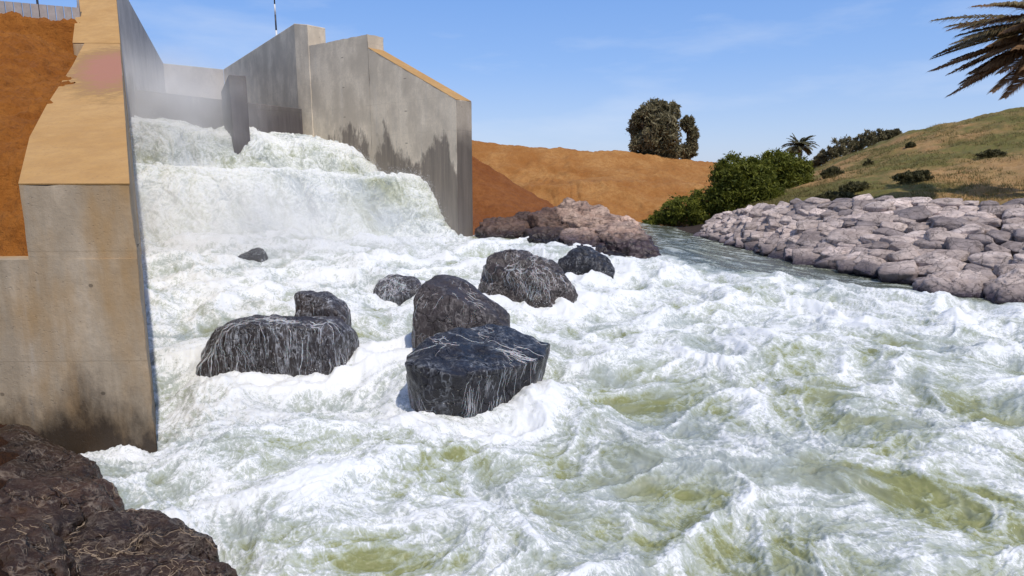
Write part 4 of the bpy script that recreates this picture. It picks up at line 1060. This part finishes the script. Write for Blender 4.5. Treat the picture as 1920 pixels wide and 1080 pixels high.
# scrub on the hillside
from mathutils.bvhtree import BVHTree
_hv = [Vector(p) for p in HG.reshape(-1, 3)[:, :3].tolist()]
HB = BVHTree.FromPolygons(_hv, grid_faces(*HG.shape[:2]).tolist())
def hill_at(px, py):
    h = HB.ray_cast(Vector((0, 0, CAMZ)), ray(px, py).normalized())
    return h[0]
hs_ = [(1560, 325, 46, 40, 20, 'round dry bush on the hillside nearest the small palm'),
       (1555, 372, 38, 52, 20, 'low grey green bush just above the riprap crest'),
       (1600, 352, 34, 50, 18, 'dark low bush on the slope above the riprap, uphill of the grey green one'),
       (1710, 333, 31, 64, 22, 'wide dark bush in the middle of the green hillside'),
       (1858, 289, 38, 46, 14, 'dark low bush high on the hillside at right'),
       (1707, 272, 44, 18, 10, 'small bush high on the hillside right of the crest trees'),
       (1628, 306, 44, 16, 12, 'small round bush in the upper left of the hillside'),
       (1585, 385 - 14, 33, 44, 14, 'small tufted bush between the two low bushes near the riprap')]
for i, (px, py, Y, wp, hp, lb) in enumerate(hs_):
    q_ = hill_at(px, py + hp * 0.4)
    if q_ is None: q_ = gy(px, py + hp * .4, Y)
    b = q_; Y = b.y
    L = [lob(px, py, wp * .6, hp * 1.1, Y, b), lob(px - wp * .25, py + hp * .15, wp * .5, hp * .8, Y, b), lob(px + wp * .25, py - hp * .05, wp * .5, hp * .9, Y, b)]
    plant('hillside_bush', lb, 'bush', b, L, int(70 * wp), 0.045, M['dull'], 130 + i, tr=0.03, group='bushes scattered on the hillside', leafname='foliage', shell=0.6)
# trees along the crest
cr = [(1570, 300, 30, 40), (1590, 292, 26, 34), (1612, 284, 24, 30), (1630, 276, 22, 30), (1648, 268, 20, 24), (1664, 264, 18, 20), (1680, 256, 14, 14), (1545, 306, 26, 24), (1532, 316, 22, 20)]
cl = ['tallest dark tree of the crest row', 'dark tree just right of the tallest one in the crest row', 'third crest tree right of the tallest', 'crest tree in the middle of the row on the hill',
      'rounded crest tree uphill from the middle of the row', 'second last crest tree going uphill', 'last and smallest crest tree uphill', 'low crest tree just left of the tallest', 'lowest crest tree beside the small palm']
for i, (px, pb, wp, hp) in enumerate(cr):
    Y = 56 + (i % 3); b = gy(px, pb, Y)
    plant('crest_tree', cl[i], 'tree', b, [lob(px, pb - hp * .6, wp * .8, hp * .8, Y, b), lob(px + wp * .3, pb - hp * .35, wp * .6, hp * .6, Y, b), lob(px - wp * .3, pb - hp * .35, wp * .6, hp * .6, Y, b)], 2600, 0.075, M['euc'], 150 + i, tr=0.1, group='trees along the hill crest', shell=0.6, gap=0.15)

# palms
def frond(name, L_, az, el, bend, mat, parent, seed, n=46, wind=(-0.5, 0, 0), width=0.42, lw=0.016, sag=1.0):
    rs = random.Random(seed); pts = []; d = Vector((math.cos(az) * math.cos(el), math.sin(az) * math.cos(el), math.sin(el))); p = Vector((0, 0, 0))
    N = 14; wv = Vector(wind)
    for k in range(N + 1):
        pts.append(p.copy()); p = p + d * (L_ / N); d = (d + Vector((0, 0, -bend / N)) + wv * (1.3 / N)).normalized()
    bm = bmesh.new(); tube(bm, pts, [0.028 * (1 - .85 * k / N) for k in range(N + 1)], 5)
    nv = len(bm.verts)
    for k in range(n):
        t = 0.12 + 0.88 * k / n; i = min(int(t * N), N - 1); f_ = t * N - i; b0 = pts[i].lerp(pts[i + 1], f_); ax = (pts[i + 1] - pts[i]).normalized()
        side = ax.cross(Vector((0, 0, 1))).normalized(); upv = side.cross(ax)
        wl_ = width * (math.sin(math.pi * min(1, t * .85 + .12)) ** .6) * rs.uniform(.8, 1.15)
        for s in (-1, 1):
            dr = (ax * 0.7 + side * s * 0.85 + upv * rs.uniform(0.05, 0.35) + Vector(wind) * 0.7).normalized()
            wd = ax.cross(dr).cross(dr).normalized() * lw
            m_ = b0 + dr * wl_ * .5; e = b0 + dr * wl_ + Vector((0, 0, -0.38 * sag * wl_))
            v = [bm.verts.new(q_) for q_ in (b0 - wd * .5, m_ - wd, e, m_ + wd, b0 + wd * .5)]
            bm.faces.new((v[0], v[1], v[3], v[4])); bm.faces.new((v[1], v[2], v[3]))
    me = bpy.data.meshes.new(name); bm.to_mesh(me); bm.free()
    at = me.attributes.new('var', 'FLOAT', 'POINT'); rr = np.random.RandomState(seed)
    at.data.foreach_set('value', rr.uniform(0, 1, len(me.vertices)).astype(np.float32))
    return link(name, me, mat, parent)
def palm(label, base, top, fronds, L_, mats, seed, wind, n=46, width=.42, lw=.016, tr=0.22):
    t = empty('palm_tree', base); tag(t, label, 'palm tree'); rs = random.Random(seed)
    bm = bmesh.new(); h = (top - base); pts = [h * (k / 14) + Vector((0.05 * math.sin(k), 0, -0.2 if k == 0 else 0)) for k in range(15)]
    tube(bm, pts, [tr * (1.0 + 0.18 * (k % 2)) * (1.15 - .3 * k / 14) for k in range(15)], 12); bm_obj('trunk', bm, M['palmbark'], t)
    for k, (az, el, bend, mt) in enumerate(fronds):
        o = frond('frond', L_ * rs.uniform(.85, 1.1), az, el, bend, mats[mt], t, seed * 50 + k, n, wind, width, lw); o.location = h
    return t
rs = random.Random(5)
Yp = 22.0; top = gy(2000, 45, Yp); bs = Vector((top.x + 0.3, top.y + .3, 2.7))
fr = []
for k in range(24): fr.append((rs.uniform(2.4, 4.0), rs.uniform(-.08, .35), rs.uniform(.35, .8), 0 if k % 3 else 1))
for k in range(26): fr.append((rs.uniform(2.4, 4.0), rs.uniform(-.75, -.25), rs.uniform(.15, .5), 1))
for k in range(10): fr.append((rs.uniform(-1.6, 1.6), rs.uniform(-.3, .9), rs.uniform(.7, 1.3), 0))
palm('palm with brown windblown fronds leaning in from the right edge of the sky', bs, top, fr, 3.55, [M['palm'], M['palmdead']], 5, (-0.55, 0, 0.0), n=84, width=.6, lw=.026)
top = gy(1500, 276, 62); bs = gy(1502, 345, 62)
fr = [(2 * math.pi * k / 26 + rs.uniform(-.2, .2), rs.uniform(-.3, 1.2), rs.uniform(.8, 1.5), 0) for k in range(46)]
palm('small distant palm with fronds blown sideways behind the green bushes', bs, top, fr, 1.75, [M['palmfar']], 8, (0.35, 0, 0), n=26, width=.42, lw=.035, tr=0.16)

# grass tufts on the hillside (nobody could count them)
def grass():
    rs = np.random.RandomState(44); nr_, nc_ = HG.shape[:2]
    N = 16000
    i = rs.uniform(50, 155, N); j = rs.uniform(2, nc_ - 3, N)
    i0 = i.astype(int); j0 = j.astype(int); p = HG[i0, j0] * 1.0; q = HG[i0 + 1, j0 + 1]; p = p + (q - p) * rs.uniform(size=(N, 1))
    dens = fbm2(p[:, 0] * .3, p[:, 1] * .3, 4, 91) ; k = dens > -0.15; p = p[k]; N = len(p)
    B = 7; P = np.repeat(p, B, 0); n = len(P)
    P = P + np.c_[rs.normal(size=(n, 2)) * 0.09, np.zeros(n)]
    h = rs.uniform(.03, .11, n) * (1 + 0.8 * rs.uniform(size=n)); lean = rs.normal(size=(n, 2)) * 0.07 + np.array([-0.05, 0])
    w_ = 0.012; a = rs.uniform(0, 2 * np.pi, n); dx = np.c_[np.cos(a), np.sin(a), np.zeros(n)] * w_
    T = P + np.c_[lean, h]; P = P - np.array([0, 0, .03])
    V = np.stack([P - dx, P + dx, T], 1).reshape(-1, 3); va = np.repeat(np.repeat(rs.uniform(size=N), B) * .6 + .4 * rs.uniform(size=n), 3)
    o = link('grass', mesh_np('grass', V, np.arange(len(V)).reshape(-1, 3), False, {'var': va}), M['grass'])
    tag(o, 'short yellow green grass covering the hillside above the riprap', 'grass', kind='stuff')
grass()

# clods and gravel on the earth
def clods(name, label, pts, size, mat, seed):
    rs = np.random.RandomState(seed); v, f = ICO[2] if False else ico(1)
    Vs = []; Fs = []; k = 0
    for p in pts:
        s = size * rs.uniform(.4, 1.5) * rs.uniform(.5, 1); A_ = v * s * rs.uniform(.6, 1.2, 3) * (1 + .25 * rs.normal(size=(len(v), 1))) + p
        Vs.append(A_); Fs.append(f + k); k += len(v)
    o = link(name, mesh_np(name, np.concatenate(Vs), np.concatenate(Fs), False), mat); tag(o, label, 'soil clods', kind='stuff')
def surf_pts(G, n, seed, i0, i1):
    rs = np.random.RandomState(seed); i = rs.randint(i0, i1, n); j = rs.randint(1, G.shape[1] - 2, n); t = rs.uniform(size=(n, 2))
    return G[i, j] * (1 - t[:, :1]) + G[i + 1, j + 1] * t[:, :1]

# ================================================================= FENCE AND POLE
def fence():
    P0 = gy(-120, 20, 17.9); P1 = gy(153, 40, 19.2)
    tp0 = gy(-120, -9, 17.9).z; tp1 = gy(153, 15, 19.2).z
    t = empty('perimeter_fence', P1); tag(t, 'grey precast fence with thin posts on top of the orange embankment', 'fence')
    d = V3(P1, 0) - V3(P0, 0); L_ = d.length; d.normalize(); n = Vector((-d.y, d.x, 0)); k = int(L_ / 0.19)
    bm = bmesh.new()
    for i in range(k):
        a = i / k; z0 = P0.z * (1 - a) + P1.z * a - .3; z1 = tp0 * (1 - a) + tp1 * a
        c = V3(P0, 0) + d * (a * L_ + .08); m_ = Matrix.Translation((c.x, c.y, (z0 + z1) / 2)) @ Matrix.Rotation(math.atan2(d.y, d.x), 4, 'Z') @ Matrix.Diagonal((.172, .05, z1 - z0, 1))
        bmesh.ops.create_cube(bm, size=1, matrix=m_)
    m_ = None
    par(bm_obj('panel', bm, M['panel'], None, False), t)
    for px, tpz in ((72, -30), (148, -30), (-60, -30)):
        p = gy(px, 20, 18.1 + (px + 120) / 273 * 1.3 - .15); q_ = gy(px - 3, -40, p.y)
        bm = bmesh.new(); tube(bm, [V3(p, p.z - .3), V3(p, q_.z)], [.03, .028], 8); par(bm_obj('post', bm, M['metal'] if px == 148 else M['darkmetal'], None), t)
fence()
def pole():
    Y_ = 34.0; p = gy(519, 75, Y_); q_ = gy(517, -60, Y_)
    t = empty('pole', p); tag(t, 'thin dark and white banded pole rising behind the tall sunlit wall', 'pole')
    zs = [gy(518, y, Y_).z for y in (110, 57, 28, 8, -60)]
    for k in range(4):
        bm = bmesh.new(); tube(bm, [V3(p, zs[k] - p.z) - Vector((p.x, p.y, 0)), V3(p, zs[k + 1] - p.z) - Vector((p.x, p.y, 0))], [.045 - .004 * k] * 2, 10)
        bm_obj('band', bm, M['darkmetal'] if k % 2 else M['whitepaint'], t)
pole()

# ================================================================= SPRAY, ROOTS, MIST
def spray():
    rs = np.random.RandomState(9); pts = []; sz = []
    nB, nA = FP.shape[:2]
    def burst(c, n, s, h, sp=1.0):
        a = rs.normal(size=(n, 3)) * np.array([s, s * .6, h * .4]); a[:, 2] = np.abs(a[:, 2]) * 1.2
        pts.append(c + a); sz.append(rs.uniform(0.3, 1.0, n) * sp)
    for _ in range(260):                                       # along the far edge and the crests
        i = rs.randint(int(nB * .2), int(nB * .75)); j = nA - 1 - rs.randint(0, int(nA * .12)); burst(FP[i, j] + np.array([-.05, -.1, .05]), 16, .12, .25)
    for _ in range(200):
        i = rs.choice([int(nB * .40), int(nB * .78)]) + rs.randint(-14, 14); j = rs.randint(5, nA - 5); burst(FP[i, j], 14, .18, .16)
    for (rx, ry, ax, ay, k) in ROCKS:
        for _ in range(22):
            a = rs.uniform(0, 2 * np.pi); burst(np.array([rx + ax * 1.05 * math.cos(a), ry + ay * 1.05 * math.sin(a), float(river_level(np.float64(rx), np.float64(ry))) + .05]), 12, .07, .12, .7)
    P = np.concatenate(pts); S = np.concatenate(sz) * 0.010
    tv = np.array([[1, 1, 1], [1, -1, -1], [-1, 1, -1], [-1, -1, 1]]) * .7; tf = np.array([[0, 1, 2], [0, 3, 1], [0, 2, 3], [1, 3, 2]])
    V = (P[:, None] + tv[None] * (S[:, None, None]) * rs.uniform(.6, 1.5, (len(P), 4, 1))).reshape(-1, 3)
    Fc = (np.arange(len(P))[:, None, None] * 4 + tf[None]).reshape(-1, 3)
    m = NT('spray_drops'); m.set('Base Color', (.85, .87, .88, 1)); m.set('Roughness', .3)
    o = link('spray', mesh_np('spray', V, Fc, True), m.m); tag(o, 'white droplets thrown up along the falls and around the boulders', 'spray', kind='stuff')
spray()
def mist(name, c, r, dens, label):
    v, f = ICO[5]; me = mesh_np(name, v * np.array(r), f)
    m = bpy.data.materials.new(name); m.use_nodes = True; t = m.node_tree; t.nodes.remove(t.nodes['Principled BSDF'])
    pv = t.nodes.new('ShaderNodeVolumePrincipled'); pv.inputs['Density'].default_value = dens; pv.inputs['Color'].default_value = (.99, .99, 1, 1); pv.inputs['Anisotropy'].default_value = -0.25
    tc_ = t.nodes.new('ShaderNodeTexCoord'); vm_ = t.nodes.new('ShaderNodeVectorMath'); vm_.operation = 'DIVIDE'; vm_.inputs[1].default_value = r
    ln_ = t.nodes.new('ShaderNodeVectorMath'); ln_.operation = 'LENGTH'; mr_ = t.nodes.new('ShaderNodeMapRange'); mr_.interpolation_type = 'SMOOTHSTEP'
    mr_.inputs[1].default_value = 1.0; mr_.inputs[2].default_value = 0.25; mr_.inputs[3].default_value = 0.0; mr_.inputs[4].default_value = dens
    nn_ = t.nodes.new('ShaderNodeTexNoise'); nn_.inputs['Scale'].default_value = 0.7; nn_.inputs['Detail'].default_value = 3
    nr_ = t.nodes.new('ShaderNodeMapRange'); nr_.inputs[1].default_value = 0.4; nr_.inputs[2].default_value = 0.65; mu_ = t.nodes.new('ShaderNodeMath'); mu_.operation = 'MULTIPLY'
    t.links.new(tc_.outputs['Object'], vm_.inputs[0]); t.links.new(vm_.outputs[0], ln_.inputs[0]); t.links.new(ln_.outputs['Value'], mr_.inputs[0])
    t.links.new(tc_.outputs['Object'], nn_.inputs['Vector']); t.links.new(nn_.outputs['Fac'], nr_.inputs[0]); nr_.inputs[3].default_value = 0.35
    t.links.new(mr_.outputs[0], mu_.inputs[0]); t.links.new(nr_.outputs[0], mu_.inputs[1]); t.links.new(mu_.outputs[0], pv.inputs['Density'])
    t.links.new(pv.outputs[0], t.nodes['Material Output'].inputs['Volume'])
    o = link(name, me, m); o.location = c; tag(o, label, 'mist', kind='stuff')
mist('mist', (-13.0, 23.8, 5.4), (4.6, 5.0, 2.9), 0.30, 'thin mist hanging over the head of the falls by the near wall')
mist('mist', (-8.2, 19.4, 1.2), (8.0, 4.2, 2.8), 0.32, 'thin white mist along the foot of the falls')

def runnels(name, label, cat, jobs, mat, seed, lift=0.004):
    """thin strands lying on the rocks: each follows the surface downhill (or wanders for roots)"""
    rs = random.Random(seed); Vs = []; Fs = []; n = 0
    dg = None
    for o, count, wid, wander, length, up in jobs:
        me = o.data; off = o.location
        vs = [v.co + off for v in me.vertices]; bt = BVHTree.FromPolygons(vs, [tuple(p.vertices) for p in me.polygons])
        zs = sorted(v.z for v in vs); zlo = zs[int(len(zs) * .5)]; cand = [i for i, v in enumerate(vs) if v.z > zlo + up * (zs[-1] - zlo)]
        msk = p3(np.array([v[:] for v in vs]) * 2.6, seed + 40); cand = [i for i in cand if msk[i] > 0.08] or cand
        for _ in range(count):
            p = vs[rs.choice(cand)].copy(); vel = Vector((rs.uniform(-1, 1), rs.uniform(-1, 1), 0)) * wander; L_ = rs.uniform(.35, 1) * length; step = 0.025; pts = []; k = 0
            ph = rs.uniform(0, 6)
            while k * step < L_:
                loc, nor, _i, _d = bt.find_nearest(p)
                if loc is None: break
                pts.append((loc + nor * lift, nor))
                g = Vector((0, 0, -1)); g = g - nor * g.dot(nor)
                vel = vel * 0.8 + g * (0.5 - 0.35 * min(1, wander)) + Vector((rs.uniform(-1, 1), rs.uniform(-1, 1), rs.uniform(-1, 1))) * (0.22 + 0.5 * wander)
                vel = vel - nor * vel.dot(nor)
                if vel.length < 1e-4: break
                p = loc + vel.normalized() * step; k += 1
            if len(pts) < 4: continue
            w0 = wid * rs.uniform(.4, 1.3); m_ = len(pts)
            for q, (c_, nr_) in enumerate(pts):
                t_ = (pts[min(q + 1, m_ - 1)][0] - pts[max(q - 1, 0)][0]).normalized(); sd_ = t_.cross(nr_)
                ww = w0 * (math.sin(math.pi * (q + .4) / (m_ + .1)) ** .5) * (0.75 + 0.5 * math.sin(q * 1.3 + ph) * .5)
                Vs += [c_ - sd_ * ww - nr_ * (lift * 1.5), c_ + nr_ * ww * .45, c_ + sd_ * ww - nr_ * (lift * 1.5)]
            for q in range(m_ - 1):
                a = n + q * 3; Fs += [(a, a + 1, a + 4, a + 3), (a + 1, a + 2, a + 5, a + 4)]
            n += m_ * 3
    o = link(name, mesh_np(name, np.array([v[:] for v in Vs]), np.array(Fs), True), mat); tag(o, label, cat, kind='stuff')
BO = [o for o in bpy.data.objects if o.name.startswith('boulder')]
def byl(t): return next(o for o in bpy.data.objects if t in str(o.get('label', '')))
m = NT('runoff_water'); m.set('Base Color', (.45, .46, .49, 1)); m.set('Roughness', .25); m.set('Subsurface Weight', .3); m.set('Subsurface Scale', .02)
runnels('runoff', 'thin white strands of water running down over the boulders in the rapids', 'running water', [
    (byl('biggest black wet'), 150, .0022, .2, .5, .1), (byl('biggest black wet'), 30, .0045, .15, .7, .5), (byl('wide flat boulder'), 170, .0034, .3, .6, .0), (byl('wide flat boulder'), 60, .010, .2, .7, .2), (byl('small dark block'), 80, .0036, .3, .4, .0),
    (byl('laced with thin white'), 150, .0055, .6, .45, .0), (byl('small grey peaked'), 260, .005, .5, .4, .0), (byl('almost drowned'), 220, .007, .3, .4, .0),
    (byl('smooth brown grey'), 110, .0024, .5, .35, -.6)], m.m, 5)
runnels('roots', 'tangle of bleached roots and dry stems lying over the near rocks', 'roots', [(byl('black root covered'), 120, .0016, 1.0, .4, .0), (byl('brown rock under the damp'), 50, .0016, 1.0, .3, .1), (byl('reddish brown rounded'), 40, .0015, 1.0, .3, .0), (byl('dark flat rock along'), 60, .0016, 1.0, .35, .0)], M['root'], 6)
